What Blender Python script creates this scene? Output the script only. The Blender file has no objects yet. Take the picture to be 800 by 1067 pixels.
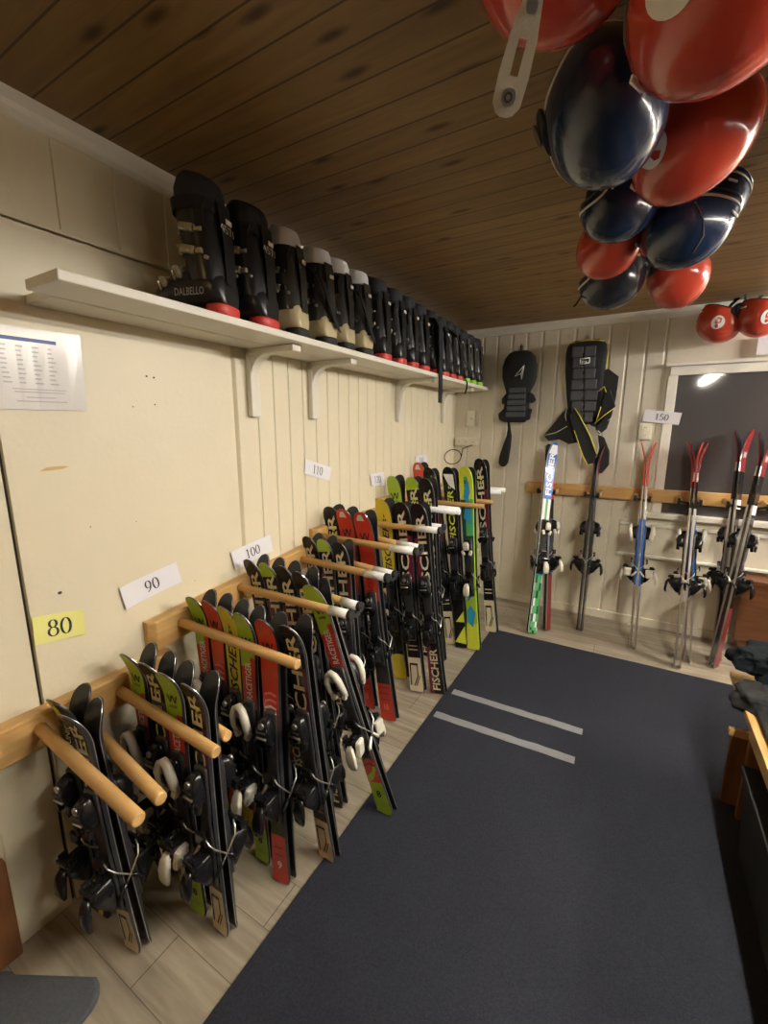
import bpy, bmesh, math, random
from mathutils import Vector, Matrix, noise
random.seed(7)
PI = math.pi
SC = bpy.context.scene
COL = SC.collection
XW, YB, ZC = -1.42, 3.711, 2.31          # left wall, back wall, ceiling
YF, XR = -2.2, 3.6                       # front and right walls (behind / beside the viewer)

# ------------------------------------------------------------------ materials
def _mat(name):
    m = bpy.data.materials.new(name); m.use_nodes = True
    return m, m.node_tree.nodes, m.node_tree.links, m.node_tree.nodes['Principled BSDF']

def flat(name, c, rough=.5, metal=0., spec=.5, coat=0., vary=.08, scale=40., bump=0., bscale=300.):
    """plain surface colour with a little procedural unevenness"""
    m, N, L, B = _mat(name)
    tc = N.new('ShaderNodeTexCoord')
    nz = N.new('ShaderNodeTexNoise'); nz.inputs['Scale'].default_value = scale; nz.inputs['Detail'].default_value = 3
    L.new(tc.outputs['Object'], nz.inputs['Vector'])
    mx = N.new('ShaderNodeMix'); mx.data_type = 'RGBA'
    mx.inputs['A'].default_value = (*[v*(1-vary) for v in c], 1); mx.inputs['B'].default_value = (*[min(1, v*(1+vary)) for v in c], 1)
    L.new(nz.outputs['Fac'], mx.inputs['Factor']); L.new(mx.outputs['Result'], B.inputs['Base Color'])
    B.inputs['Roughness'].default_value = rough; B.inputs['Metallic'].default_value = metal
    B.inputs['Specular IOR Level'].default_value = spec; B.inputs['Coat Weight'].default_value = coat
    if bump:
        n2 = N.new('ShaderNodeTexNoise'); n2.inputs['Scale'].default_value = bscale; n2.inputs['Detail'].default_value = 2
        L.new(tc.outputs['Object'], n2.inputs['Vector'])
        bp = N.new('ShaderNodeBump'); bp.inputs['Strength'].default_value = bump; bp.inputs['Distance'].default_value = .004
        L.new(n2.outputs['Fac'], bp.inputs['Height']); L.new(bp.outputs['Normal'], B.inputs['Normal'])
    return m

def ramp(N, stops):
    r = N.new('ShaderNodeValToRGB'); e = r.color_ramp.elements
    while len(e) < len(stops): e.new(.5)
    for k, (p, c) in enumerate(stops): e[k].position = p; e[k].color = (*c, 1)
    return r

def wood(name, dark, light, axis=0, rough=.5, board=None, knots=False, scale=1., length=None, gap=(.02, .012, .006)):
    """grain along axis; optional boards of a width (laid side by side across) with dark joints and knots"""
    m, N, L, B = _mat(name)
    tc = N.new('ShaderNodeTexCoord')
    sep = N.new('ShaderNodeSeparateXYZ'); L.new(tc.outputs['Object'], sep.inputs[0])
    def M(op, a, b=None):
        n = N.new('ShaderNodeMath'); n.operation = op
        for k, v in enumerate((a, b)):
            if v is None: continue
            if isinstance(v, (int, float)): n.inputs[k].default_value = v
            else: L.new(v, n.inputs[k])
        return n.outputs[0]
    across = sep.outputs[1 if axis == 0 else 0]; along = sep.outputs[axis]
    third = sep.outputs[2 if axis != 2 else 1]
    idx = 0.
    if board:
        q = M('DIVIDE', across, board); idx = M('FLOOR', q); fr = M('FRACT', q)
    off = M('MULTIPLY', idx, 3.71) if board else 0.
    cmb = N.new('ShaderNodeCombineXYZ')
    L.new(M('ADD', M('MULTIPLY', along, 1.3*scale), off), cmb.inputs[0]); L.new(M('MULTIPLY', across, 14*scale), cmb.inputs[1]); L.new(M('MULTIPLY', third, 14*scale), cmb.inputs[2])
    nz = N.new('ShaderNodeTexNoise'); nz.inputs['Scale'].default_value = 2.2; nz.inputs['Detail'].default_value = 6; nz.inputs['Distortion'].default_value = .6
    L.new(cmb.outputs[0], nz.inputs['Vector'])
    rp = ramp(N, [(.3, dark), (.7, light)]); L.new(nz.outputs['Fac'], rp.inputs[0])
    col = rp.outputs[0]
    def mul(col, fac, c):
        mx = N.new('ShaderNodeMix'); mx.data_type = 'RGBA'; mx.blend_type = 'MULTIPLY'
        L.new(col, mx.inputs['A']); mx.inputs['B'].default_value = (*c, 1)
        if isinstance(fac, float): mx.inputs['Factor'].default_value = fac
        else: L.new(fac, mx.inputs['Factor'])
        return mx.outputs['Result']
    if board:
        wn = N.new('ShaderNodeTexWhiteNoise'); wn.noise_dimensions = '1D'
        if length:
            seg = M('FLOOR', M('DIVIDE', M('ADD', along, M('MULTIPLY', M('FRACT', M('MULTIPLY', idx, .387)), length)), length))
            L.new(M('ADD', idx, M('MULTIPLY', seg, 17.3)), wn.inputs['W'])
        else: L.new(idx, wn.inputs['W'])
        col = mul(col, wn.outputs['Value'], (.82, .80, .76))
    if knots:
        c2 = N.new('ShaderNodeCombineXYZ')
        L.new(M('ADD', M('MULTIPLY', along, 2.2), off), c2.inputs[0]); L.new(M('MULTIPLY', across, 7.), c2.inputs[1])
        vo = N.new('ShaderNodeTexVoronoi'); vo.inputs['Scale'].default_value = 1.; vo.voronoi_dimensions = '2D'
        L.new(c2.outputs[0], vo.inputs['Vector'])
        kr = ramp(N, [(.03, (1, 1, 1)), (.12, (0, 0, 0))]); L.new(vo.outputs['Distance'], kr.inputs[0])
        col = mul(col, kr.outputs[0], (.30, .2, .12))
    if board:
        d = M('ABSOLUTE', M('SUBTRACT', fr, .5))
        g = M('GREATER_THAN', d, .5 - gap[0])
        if length:
            lf = M('FRACT', M('DIVIDE', M('ADD', along, M('MULTIPLY', M('FRACT', M('MULTIPLY', idx, .387)), length)), length))
            g = M('MAXIMUM', g, M('LESS_THAN', lf, gap[1]/length))
        col = mul(col, g, (.35, .3, .25))
        bp = N.new('ShaderNodeBump'); bp.inputs['Strength'].default_value = .8; bp.inputs['Distance'].default_value = gap[2]
        L.new(M('MULTIPLY', g, -1.), bp.inputs['Height']); L.new(bp.outputs['Normal'], B.inputs['Normal'])
    L.new(col, B.inputs['Base Color']); B.inputs['Roughness'].default_value = rough
    return m

def glow(name, c, s):
    m, N, L, B = _mat(name)
    B.inputs['Base Color'].default_value = (*c, 1); B.inputs['Emission Color'].default_value = (*c, 1); B.inputs['Emission Strength'].default_value = s
    return m

CREAM = (.73, .665, .49)
M = dict(
    cream=flat('cream_paint', CREAM, .45, vary=.04, scale=3., bump=.12, bscale=60),
    backcream=flat('pale_cream_paint', (.71, .66, .53), .45, vary=.04, scale=3., bump=.1, bscale=60),
    dimwall=wood('brown_panelling', (.16, .10, .05), (.26, .17, .09), 2, .5),
    white=flat('white_paint', (.80, .77, .68), .4, vary=.05, scale=8),
    shelf=flat('shelf_paint', (.74, .70, .60), .42, vary=.07, scale=9),
    gap=flat('dark_gap', (.05, .04, .03), .9),
    plastic=flat('cream_plastic', (.78, .74, .6), .35),
    ceiling=wood('pine_ceiling', (.225, .125, .038), (.335, .20, .062), 0, .5, board=.092, knots=True, gap=(.03, .01, .005)),
    floor=wood('grey_vinyl_planks', (.22, .19, .145), (.40, .35, .27), 0, .45, board=.145, length=.9, gap=(.006, .003, .0006)),
    pine=wood('pine_rail', (.52, .30, .105), (.68, .43, .17), 1, .4),
    pinex=wood('pine_peg', (.52, .30, .105), (.66, .41, .16), 0, .4),
    brown=wood('brown_wood', (.16, .062, .02), (.26, .105, .035), 2, .45),
    darkbrown=wood('dark_brown_wood', (.10, .038, .014), (.17, .065, .022), 0, .45),
    rug=flat('dark_blue_needle_felt', (.025, .027, .037), .95, spec=.15, vary=.5, scale=160., bump=.6, bscale=420),
    mat=flat('blue_grey_mat', (.085, .092, .105), .95, spec=.1, vary=.25, scale=150., bump=.5, bscale=350),
    tape=flat('grey_tape', (.22, .225, .24), .3, vary=.1, scale=25),
    glass=flat('dark_window_glass', (.085, .08, .082), .06, spec=.9, vary=.06, scale=2),
    paper=flat('white_paper', (.80, .79, .83), .6, vary=.02),
    yellowpaper=flat('yellow_paper', (.80, .78, .26), .6, vary=.02),
    laminate=flat('laminated_paper', (.72, .70, .68), .18, vary=.03),
    ink=flat('black_ink', (.02, .02, .03), .6),
    inkgrey=flat('grey_print', (.42, .41, .41), .4),
    inkblue=flat('blue_print', (.04, .09, .32), .4),
    # skis
    base=flat('ski_base_black', (.016, .017, .019), .3, spec=.35, vary=.3, scale=12),
    black=flat('gloss_black', (.012, .012, .013), .2, spec=.4, coat=.1, vary=.2),
    charcoal=flat('charcoal', (.030, .030, .033), .3, coat=.2),
    edge=flat('steel_edge', (.50, .49, .47), .3, metal=.85),
    lime=flat('lime_green', (.36, .56, .035), .28, coat=.3, vary=.1),
    red=flat('ski_red', (.62, .045, .022), .28, coat=.3),
    darkred=flat('dark_red', (.22, .015, .018), .3, coat=.3),
    maroon=flat('maroon', (.14, .012, .035), .3, coat=.2),
    salmon=flat('pale_red', (.85, .25, .19), .3),
    cream2=flat('cream_print', (.66, .58, .40), .35),
    snow=flat('white_print', (.84, .84, .82), .32),
    yellow=flat('ski_yellow', (.74, .62, .03), .28, coat=.3),
    acid=flat('acid_yellow', (.62, .66, .05), .3),
    blue=flat('ski_blue', (.02, .14, .55), .28, coat=.3),
    sky=flat('ski_light_blue', (.03, .30, .55), .28, coat=.2),
    green=flat('ski_green', (.10, .42, .16), .3, coat=.2),
    darkgreen=flat('dark_green', (.012, .07, .045), .3, coat=.2),
    bwhite=flat('off_white_plastic', (.70, .66, .55), .35, vary=.05),
    bblack=flat('binding_black', (.010, .010, .011), .2, spec=.4, vary=.2),
    steel=flat('steel', (.62, .61, .58), .28, metal=.9),
    rubber=flat('rubber', (.012, .012, .012), .7),
    # boots and soft goods
    bootblack=flat('boot_shell_black', (.016, .016, .017), .3, vary=.2, scale=14),
    bootgrey=flat('boot_smoke_grey', (.042, .041, .038), .22, coat=.3),
    bootliner=flat('boot_liner', (.022, .023, .028), .75, bump=.3),
    linerwhite=flat('boot_liner_pale', (.80, .80, .80), .7, bump=.2),
    bootcream=flat('boot_shell_cream', (.56, .47, .27), .32),
    bootred=flat('boot_sole_red', (.60, .055, .045), .45),
    bootgreen=flat('boot_sole_green', (.30, .62, .05), .45),
    buckle=flat('buckle_metal', (.52, .47, .33), .35, metal=.6),
    strap=flat('black_webbing', (.012, .012, .014), .85, bump=.4),
    fabric=flat('black_fabric', (.016, .017, .018), .8, bump=.5, vary=.25),
    foam=flat('dark_grey_foam', (.075, .08, .092), .6, vary=.15, bump=.3),
    piping=flat('yellow_piping', (.72, .62, .05), .5),
    jacket=flat('dark_teal_cloth', (.007, .011, .013), .85, spec=.15, bump=.3, vary=.3),
    hred=flat('helmet_red', (.52, .055, .028), .2, coat=.5, vary=.04),
    hblue=flat('helmet_navy', (.010, .022, .056), .22, coat=.5, vary=.06),
    hblack=flat('helmet_black', (.02, .024, .034), .22, coat=.5),
    hliner=flat('helmet_liner', (.03, .032, .04), .8, bump=.4),
    greystrap=flat('grey_ear_strap', (.55, .52, .46), .6, bump=.3),
    brass=flat('brass_snap', (.6, .47, .22), .3, metal=.9),
    tube=glow('lamp_tube', (1., .94, .84), 24.),
    tube2=glow('lamp_tube_bright', (1., .96, .90), 44.), bulb=glow('fill_globe_glow', (1., .66, .28), 2.6),  # bulb: glow of the unseen fill globe
)

# ------------------------------------------------------------------ mesh builder
class MB:
    def __init__(s): s.v, s.f, s.m, s.keys, s.sm = [], [], [], [], []
    def k(s, key):
        if key not in s.keys: s.keys.append(key)
        return s.keys.index(key)
    def face(s, idx, key, smooth=False): s.f.append(tuple(idx)); s.m.append(s.k(key)); s.sm.append(smooth)
    def add(s, vs): n = len(s.v); s.v += [tuple(p) for p in vs]; return n
    def box(s, c, d, key, mat=None, bev=0.):
        x, y, z = [q/2 for q in d]; R = (mat or Matrix()).to_3x3(); c = Vector(c)
        b = min(bev, x*.9, y*.9, z*.9)
        if b <= 0:
            n = s.add([c + R @ Vector((i*x, j*y, k*z)) for i in (-1, 1) for j in (-1, 1) for k in (-1, 1)])
            for q in ((0, 1, 3, 2), (4, 6, 7, 5), (0, 4, 5, 1), (2, 3, 7, 6), (0, 2, 6, 4), (1, 5, 7, 3)): s.face([n+i for i in q], key)
            return
        bm = bmesh.new(); bmesh.ops.create_cube(bm, size=1.)
        for v in bm.verts: v.co = Vector((v.co.x*2*x, v.co.y*2*y, v.co.z*2*z))
        bmesh.ops.bevel(bm, geom=bm.edges[:], offset=b, segments=2, profile=.6, affect='EDGES')
        s.bm(bm, key, Matrix.Translation(c) @ R.to_4x4())
    def bm(s, bm, key, T=Matrix(), smooth=False):
        bm.verts.ensure_lookup_table(); n = s.add([T @ v.co for v in bm.verts])
        for f in bm.faces: s.face([n+v.index for v in f.verts], key, smooth)
        bm.free()
    def loft(s, rings, key, cap=True, smooth=True, closed=True):
        n = len(rings[0]); o = s.add([p for r in rings for p in r])
        keyf = key if callable(key) else (lambda i, j: key)
        for i in range(len(rings)-1):
            for j in range(n if closed else n-1):
                a, b = o+i*n+j, o+i*n+(j+1) % n
                s.face((a, b, b+n, a+n), keyf(i, j), smooth)
        if cap:
            s.face([o+j for j in range(n)][::-1], keyf(0, 0)); s.face([o+(len(rings)-1)*n+j for j in range(n)], keyf(len(rings)-2, 0))
    def tube(s, pts, r, key, n=8, cap=True):
        pts = [Vector(p) for p in pts]; rr = r if isinstance(r, (list, tuple)) else [r]*len(pts); rings = []
        up = None
        for i, p in enumerate(pts):
            t = (pts[min(i+1, len(pts)-1)] - pts[max(i-1, 0)]).normalized()
            if up is None: up = t.orthogonal().normalized()
            u = (up - t*up.dot(t)).normalized(); w = t.cross(u); up = u
            rings.append([p + (u*math.cos(2*PI*j/n) + w*math.sin(2*PI*j/n))*rr[i] for j in range(n)])
        s.loft(rings, key, cap)
    def ribbon(s, pts, side, w, th, key):
        """flat strap along pts; side = width direction"""
        pts = [Vector(p) for p in pts]; side = Vector(side).normalized(); rings = []
        for i, p in enumerate(pts):
            t = (pts[min(i+1, len(pts)-1)] - pts[max(i-1, 0)]).normalized(); nn = t.cross(side).normalized()
            ww = w[i] if isinstance(w, (list, tuple)) else w
            rings.append([p + side*ww/2*a + nn*th/2*b for a, b in ((-1, -1), (1, -1), (1, 1), (-1, 1))])
        s.loft(rings, key, smooth=False)
    def prism(s, poly, y0, y1, key, bev=0.):
        """polygon in (x, z) given thickness along y"""
        bm = bmesh.new(); vs = [bm.verts.new((p[0], y0, p[1])) for p in poly]; f = bm.faces.new(vs)
        r = bmesh.ops.extrude_face_region(bm, geom=[f]); bmesh.ops.translate(bm, verts=[g for g in r['geom'] if isinstance(g, bmesh.types.BMVert)], vec=(0, y1-y0, 0))
        bmesh.ops.recalc_face_normals(bm, faces=bm.faces[:])
        if bev: bmesh.ops.bevel(bm, geom=bm.edges[:], offset=bev, segments=2, profile=.5, affect='EDGES', clamp_overlap=True)
        s.bm(bm, key)
    def mesh(s, name):
        me = bpy.data.meshes.new(name); me.from_pydata(s.v, [], s.f)
        for k in s.keys: me.materials.append(M[k])
        me.polygons.foreach_set('material_index', s.m); me.polygons.foreach_set('use_smooth', s.sm)
        me.update(); bm = bmesh.new(); bm.from_mesh(me); bmesh.ops.recalc_face_normals(bm, faces=bm.faces[:]); bm.to_mesh(me); bm.free()
        return me

def link(name, me, parent=None, T=None):
    o = bpy.data.objects.new(name, me); COL.objects.link(o)
    if parent: o.parent = parent
    if T is not None: o.matrix_basis = T
    return o
def tag(o, label=None, cat=None, group=None, kind=None):
    for k, v in (('label', label), ('category', cat), ('group', group), ('kind', kind)):
        if v: o[k] = v
    return o
def empty(name, T, label, cat, group=None):
    o = bpy.data.objects.new(name, None); COL.objects.link(o); o.empty_display_size = .05
    o.matrix_basis = T if isinstance(T, Matrix) else Matrix.Translation(Vector(T))
    return tag(o, label, cat, group)
def struct(name, mb): return tag(link(name, mb.mesh(name)), kind='structure')
def place(root, parts):
    """hang a list of (name, mesh, label, children) under root"""
    for nm, me, lab, kids in parts:
        o = link(nm, me, root)
        if lab: o['label'] = lab
        for kn, km, kl in kids:
            c = link(kn, km, o)
            if kl: c['label'] = kl
def ellipse(cx, cy, rx, ry, z, n=20, p=2.):
    out = []
    for j in range(n):
        a = 2*PI*j/n; c, s_ = math.cos(a), math.sin(a)
        out.append((cx + rx*math.copysign(abs(c)**(2/p), c), cy + ry*math.copysign(abs(s_)**(2/p), s_), z))
    return out
ORD = ['first', 'second', 'third', 'fourth', 'fifth', 'sixth', 'seventh', 'eighth', 'ninth']

# ------------------------------------------------------------------ lettering
_txt = {}
def text_geo(t, shear=0., bold=0.):
    key = (t, shear, bold)
    if key not in _txt:
        cu = bpy.data.curves.new('text', 'FONT'); cu.body = t; cu.size = 1.; cu.shear = shear; cu.offset = bold; cu.resolution_u = 2
        ob = bpy.data.objects.new('text', cu); me = bpy.data.meshes.new_from_object(ob)
        vs = [(v.co.x, v.co.y) for v in me.vertices]; fs = [tuple(p.vertices) for p in me.polygons]
        bpy.data.objects.remove(ob); bpy.data.curves.remove(cu); bpy.data.meshes.remove(me)
        x0, x1 = min(v[0] for v in vs), max(v[0] for v in vs); y0, y1 = min(v[1] for v in vs), max(v[1] for v in vs)
        _txt[key] = ([((v[0]-x0)/(x1-x0), (v[1]-y0)/(y1-y0)) for v in vs], fs)   # normalised to a unit box
    return _txt[key]
def pen(path, nib, thin):
    """broad-nib stroke: thick where it runs upright, thin where it runs level; returns quads in 2-D"""
    L_, R_ = [], []
    for i, p in enumerate(path):
        a, b = path[max(0, i-1)], path[min(len(path)-1, i+1)]
        dx, dy = b[0]-a[0], b[1]-a[1]; l = math.hypot(dx, dy) or 1
        w = (thin + (nib-thin)*abs(dy/l)**1.5)/2
        L_.append((p[0]-dy/l*w, p[1]+dx/l*w)); R_.append((p[0]+dy/l*w, p[1]-dx/l*w))
    return [[L_[i], R_[i], R_[i+1], L_[i+1]] for i in range(len(path)-1)]
def arc(cx, cy, rx, ry, a0, a1, n=20): return [(cx+rx*math.cos(math.radians(a0+(a1-a0)*i/n)), cy+ry*math.sin(math.radians(a0+(a1-a0)*i/n))) for i in range(n+1)]
def digit(c):
    N_, T_ = .13, .035
    P = lambda q: pen(q, N_, T_)
    if c == '0': return P(arc(.3, .5, .23, .48, 0, 360, 32))
    if c == '1': return P([(.3, .98), (.3, .03)]) + P([(.12, .86), (.3, .97)]) + P([(.14, .02), (.46, .02)])
    if c == '2': return P(arc(.28, .72, .2, .26, 170, -35, 16) + [(.1, .05)]) + pen([(.08, .04), (.52, .04)], .06, .08)
    if c == '3': return P(arc(.27, .75, .18, .23, 150, -90, 16)) + P(arc(.26, .27, .23, .26, 90, -150, 18))
    if c == '5': return P([(.14, .95), (.12, .52)]) + pen([(.13, .95), (.48, .95)], .06, .09) + P([(.12, .53)] + arc(.26, .30, .24, .28, 95, -150, 18))
    if c == '8': return P(arc(.3, .75, .18, .22, 0, 360, 24)) + P(arc(.3, .27, .23, .26, 0, 360, 24))
    if c == '9': return P(arc(.3, .66, .21, .31, 0, 360, 26)) + P([(.51, .66), (.47, .38), (.36, .16), (.16, .02)])
def number_quads(t):
    out = []; x = 0
    for c in t: out += [[(p[0]+x, p[1]) for p in q] for q in digit(c)]; x += .64
    return out, x - .04

# ------------------------------------------------------------------ the room
def wall_profile(mb, pts, z0, z1, key, axis):
    """pts: (along, out) profile extruded upward; axis 'L' left wall, 'B' back wall"""
    for (a0, o0), (a1, o1) in zip(pts, pts[1:]):
        P = (lambda a, o, z: (XW+o, a, z)) if axis == 'L' else (lambda a, o, z: (a, YB-o, z))
        n = mb.add([P(a0, o0, z0), P(a1, o1, z0), P(a1, o1, z1), P(a0, o0, z1)])
        mb.face((n, n+1, n+2, n+3), 'gap' if (o0 < -.006 and o1 < -.006) else key)
def boards(a0, a1, w, g=.006, d=.005, rnd=0.):
    pts = [(a0, 0)]; a = a0 + w
    while a < a1 - .02:
        pts += [(a-g, 0), (a-g*.35, -d), (a+g*.35, -d), (a+g, 0)]; a += w*(1+random.uniform(-rnd, rnd))
    return pts + [(a1, 0)]
mb = MB()
mb.box((XW-.06, (YF+YB)/2, ZC/2), (.08, YB-YF+.2, ZC), 'cream')
prof = [(YF, 0), (.20, 0), (.205, -.005), (.211, 0), (.330, 0), (.333, -.003), (.336, 0), (.467, 0), (.468, -.014), (.477, -.014), (.478, 0), (1.238, 0), (1.242, -.004), (1.25, .006), (1.258, -.004), (1.262, 0)]
prof += [(p[0], p[1]) for p in boards(1.27, YB, .098, .005, .005)]
wall_profile(mb, prof, 0, 2.012, 'cream', 'L')
wall_profile(mb, boards(YF, YB, .16, .0035, .004), 2.03, ZC, 'cream', 'L')
# the double groove above the panels
for z0, z1, o, key in ((2.012, 2.016, -.012, 'gap'), (2.016, 2.022, .006, 'cream'), (2.022, 2.025, -.008, 'gap'), (2.025, 2.03, 0, 'cream')):
    n = mb.add([(XW+o, YF, z0), (XW+o, YB, z0), (XW+o, YB, z1), (XW+o, YF, z1)]); mb.face((n, n+1, n+2, n+3), key)
# nail holes and a chip of missing paint
for y, z, r in ((.556, 1.022, .006), (.885, 1.665, .004), (.91, 1.663, .004), (.83, 1.565, .0025), (.905, 1.575, .003), (.66, 1.20, .0022), (.80, 1.19, .0018), (1.0, .92, .002)):
    n = mb.add([(XW+.0008, y+r*math.cos(a*PI/5), z+r*.8*math.sin(a*PI/5)) for a in range(10)]); mb.face(range(n, n+10), 'gap')
n = mb.add([(XW+.0008, .58+p[0], 1.385+p[1]) for p in ((-.03, -.006), (-.01, .004), (.02, .005), (.045, .003), (.03, -.003), (.0, -.006))]); mb.face(range(n, n+6), 'pine')
struct('wall_left', mb)
mb = MB(); mb.box(((XW+XR)/2, YB+.06, ZC/2), (XR-XW+.2, .1, ZC), 'backcream')
wall_profile(mb, boards(XW, .155, .118, .012, .0045), 0, ZC, 'backcream', 'B')
wall_profile(mb, [(.155, 0), (XR, 0)], 0, ZC, 'backcream', 'B')
struct('wall_back', mb)
mb = MB(); mb.box((XR+.05, (YF+YB)/2, ZC/2), (.1, YB-YF+.2, ZC), 'dimwall'); struct('wall_right', mb)
mb = MB(); mb.box(((XW+XR)/2, YF-.05, ZC/2), (XR-XW+.2, .1, ZC), 'dimwall'); struct('wall_front', mb)
mb = MB(); mb.box(((XW+XR)/2, (YF+YB)/2, -.05), (XR-XW+.2, YB-YF+.2, .1), 'floor'); struct('floor', mb)
mb = MB(); mb.box(((XW+XR)/2, (YF+YB)/2, ZC+.05), (XR-XW+.2, YB-YF+.2, .1), 'ceiling'); struct('ceiling', mb)
mb = MB()
rings = []
for y in (YF, YB): rings.append([(XW, y, ZC), (XW+.02, y, ZC), (XW+.02, y, ZC-.03), (XW+.015, y, ZC-.042), (XW+.015, y, ZC-.05), (XW+.008, y, ZC-.06), (XW, y, ZC-.062)])
mb.loft(rings, 'white', smooth=False); struct('trim_1', mb)
mb = MB(); rings = []
for x in (XW+.03, XR): rings.append([(x, YB, ZC), (x, YB-.03, ZC), (x, YB-.03, ZC-.03), (x, YB-.016, ZC-.06), (x, YB, ZC-.064)])
mb.loft(rings, 'white', smooth=False); struct('trim_2', mb)
mb = MB(); mb.box(((XW+XR)/2, YB-.008, .032), (XR-XW, .016, .064), 'backcream', bev=.004); struct('baseboard_back', mb)
mb = MB(); mb.box((XW+.014, .155, .16), (.028, .345, .32), 'brown', bev=.005); struct('trim_3', mb)       # door casing, far left
# dark window on the back wall
mb = MB()
WX0, WX1, WZ0, WZ1 = .205, 1.75, .90, 1.865
mb.box(((WX0+WX1)/2, YB-.012, WZ1+.03), (WX1-WX0+.1, .024, .06), 'white', bev=.004)
mb.box(((WX0+WX1)/2, YB-.02, WZ1+.072), (WX1-WX0+.16, .04, .02), 'white', bev=.004)
mb.box((WX0-.03, YB-.012, (WZ0+WZ1)/2), (.06, .024, WZ1-WZ0), 'white', bev=.004)
mb.box((WX1+.03, YB-.012, (WZ0+WZ1)/2), (.06, .024, WZ1-WZ0), 'white', bev=.004)
mb.box(((WX0+WX1)/2, YB-.03, WZ0-.02), (WX1-WX0+.2, .06, .04), 'white', bev=.006)
wnd = struct('window_1', mb)
mb = MB(); mb.box(((WX0+WX1)/2, YB-.006, (WZ0+WZ1)/2), (WX1-WX0, .008, WZ1-WZ0), 'glass'); link('pane', mb.mesh('pane'), wnd)
# panelled dado below the window
mb = MB()
mb.box((.80, YB-.008, .70), (1.7, .016, .26), 'backcream', bev=.004)
mb.box((.80, YB-.016, .80), (1.7, .032, .025), 'white', bev=.005)
mb.box((.80, YB-.02, .56), (1.7, .04, .02), 'white', bev=.005)
struct('trim_4', mb)

# rug, tape, mat
mb = MB(); mb.box(((-.81+2.2)/2, (YF+.3+3.045)/2, .004), (2.2+.81, 3.045-YF-.3, .008), 'rug', bev=.003)
tag(link('rug', mb.mesh('rug')), 'large dark blue-black felt rug covering the middle of the floor', 'rug')
for (a, b, lab) in (((-.775, 2.14), (-.09, 2.15), 'grey tape strip on the rug, the one nearer the back wall'), ((-.785, 1.905), (-.10, 1.925), 'grey tape strip on the rug, the one nearer the viewer')):
    mb = MB(); a, b = Vector((*a, 0)), Vector((*b, 0)); d = (b-a).normalized(); sd = Vector((-d.y, d.x, 0)); rings = []
    for i in range(17):
        p = a + (b-a)*i/16; lift = .0092 + .0008*math.sin(i*1.7) + (.002 if i in (12, 13, 14) else 0)
        w = .024*(1+.06*math.sin(i*2.3))
        rings.append([p+sd*w+Vector((0, 0, .008)), p-sd*w+Vector((0, 0, .008)), p-sd*w+Vector((0, 0, lift)), p+sd*w+Vector((0, 0, lift))])
    mb.loft(rings, 'tape', smooth=False); tag(link('tape_strip', mb.mesh('tape_strip')), lab, 'tape', 'tape strips on the rug')
mb = MB()
pts = []
for cx, cy, a0 in ((-1.14, .34, 0), (-1.34, .23, 90), (-1.34, -.5, 180), (-.92, -.5, 270)):
    for i in range(6): a = math.radians(a0+18*i); pts.append((cx+.06*math.cos(a), cy+.06*math.sin(a)))
mb.loft([[(x, y, 0) for x, y in pts], [(x, y, .012) for x, y in pts], [(-1.13+(x+1.13)*.97, -.1+(y+.1)*.98, .016) for x, y in pts]], 'mat', smooth=False)
tag(link('floor_mat', mb.mesh('floor_mat')), 'dim blue-grey mat on the floor in the lower left corner', 'mat')

# ------------------------------------------------------------------ shelf
SZ = 1.838; SY0 = .50
sh = empty('wall_shelf', (XW, SY0, SZ), 'long white painted shelf high on the left wall carrying the ski boots', 'shelf')
T0 = Matrix.Translation((XW, SY0, SZ)).inverted()
def child(name, mb, parent, T=None, label=None):
    me = mb.mesh(name)
    if T is not None: me.transform(T)
    o = link(name, me, parent)
    if label: o['label'] = label
    return o
LY = YB-.004-SY0
for x0, x1, st in ((.002, .140, .075), (.146, .30, .02)):
    mb = MB(); mb.box((XW+(x0+x1)/2, SY0+st+(LY-st)/2, SZ-.012), (x1-x0, LY-st, .024), 'shelf', bev=.004); child('shelf_board', mb, sh, T0)
for y in (1.335, 1.725, 2.62, 3.40):
    mb = MB()
    mb.box((XW+.016, y, SZ-.024-.135), (.028, .05, .27), 'shelf', bev=.006)
    mb.box((XW+.135, y, SZ-.024-.013), (.25, .05, .026), 'shelf', bev=.006)
    rings = []
    for i in range(9):                       # the curved brace in the corner
        a = math.radians(180+90*i/8) ; r0 = .085
        cx, cz = XW+.03+r0, SZ-.05-r0
        p = (cx+r0*math.cos(PI-PI/2*i/8), cz+r0*math.sin(PI-PI/2*i/8))
        rings.append([(XW+.03 if i < 8 else p[0], y+s_*.02, SZ-.05 if i > 0 else p[1]) if k == 0 else (p[0], y+s_*.02, p[1]) for k, s_ in ((0, -1), (1, -1), (1, 1), (0, 1))])
    mb.loft(rings, 'shelf', smooth=False); child('bracket', mb, sh, T0)

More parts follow.
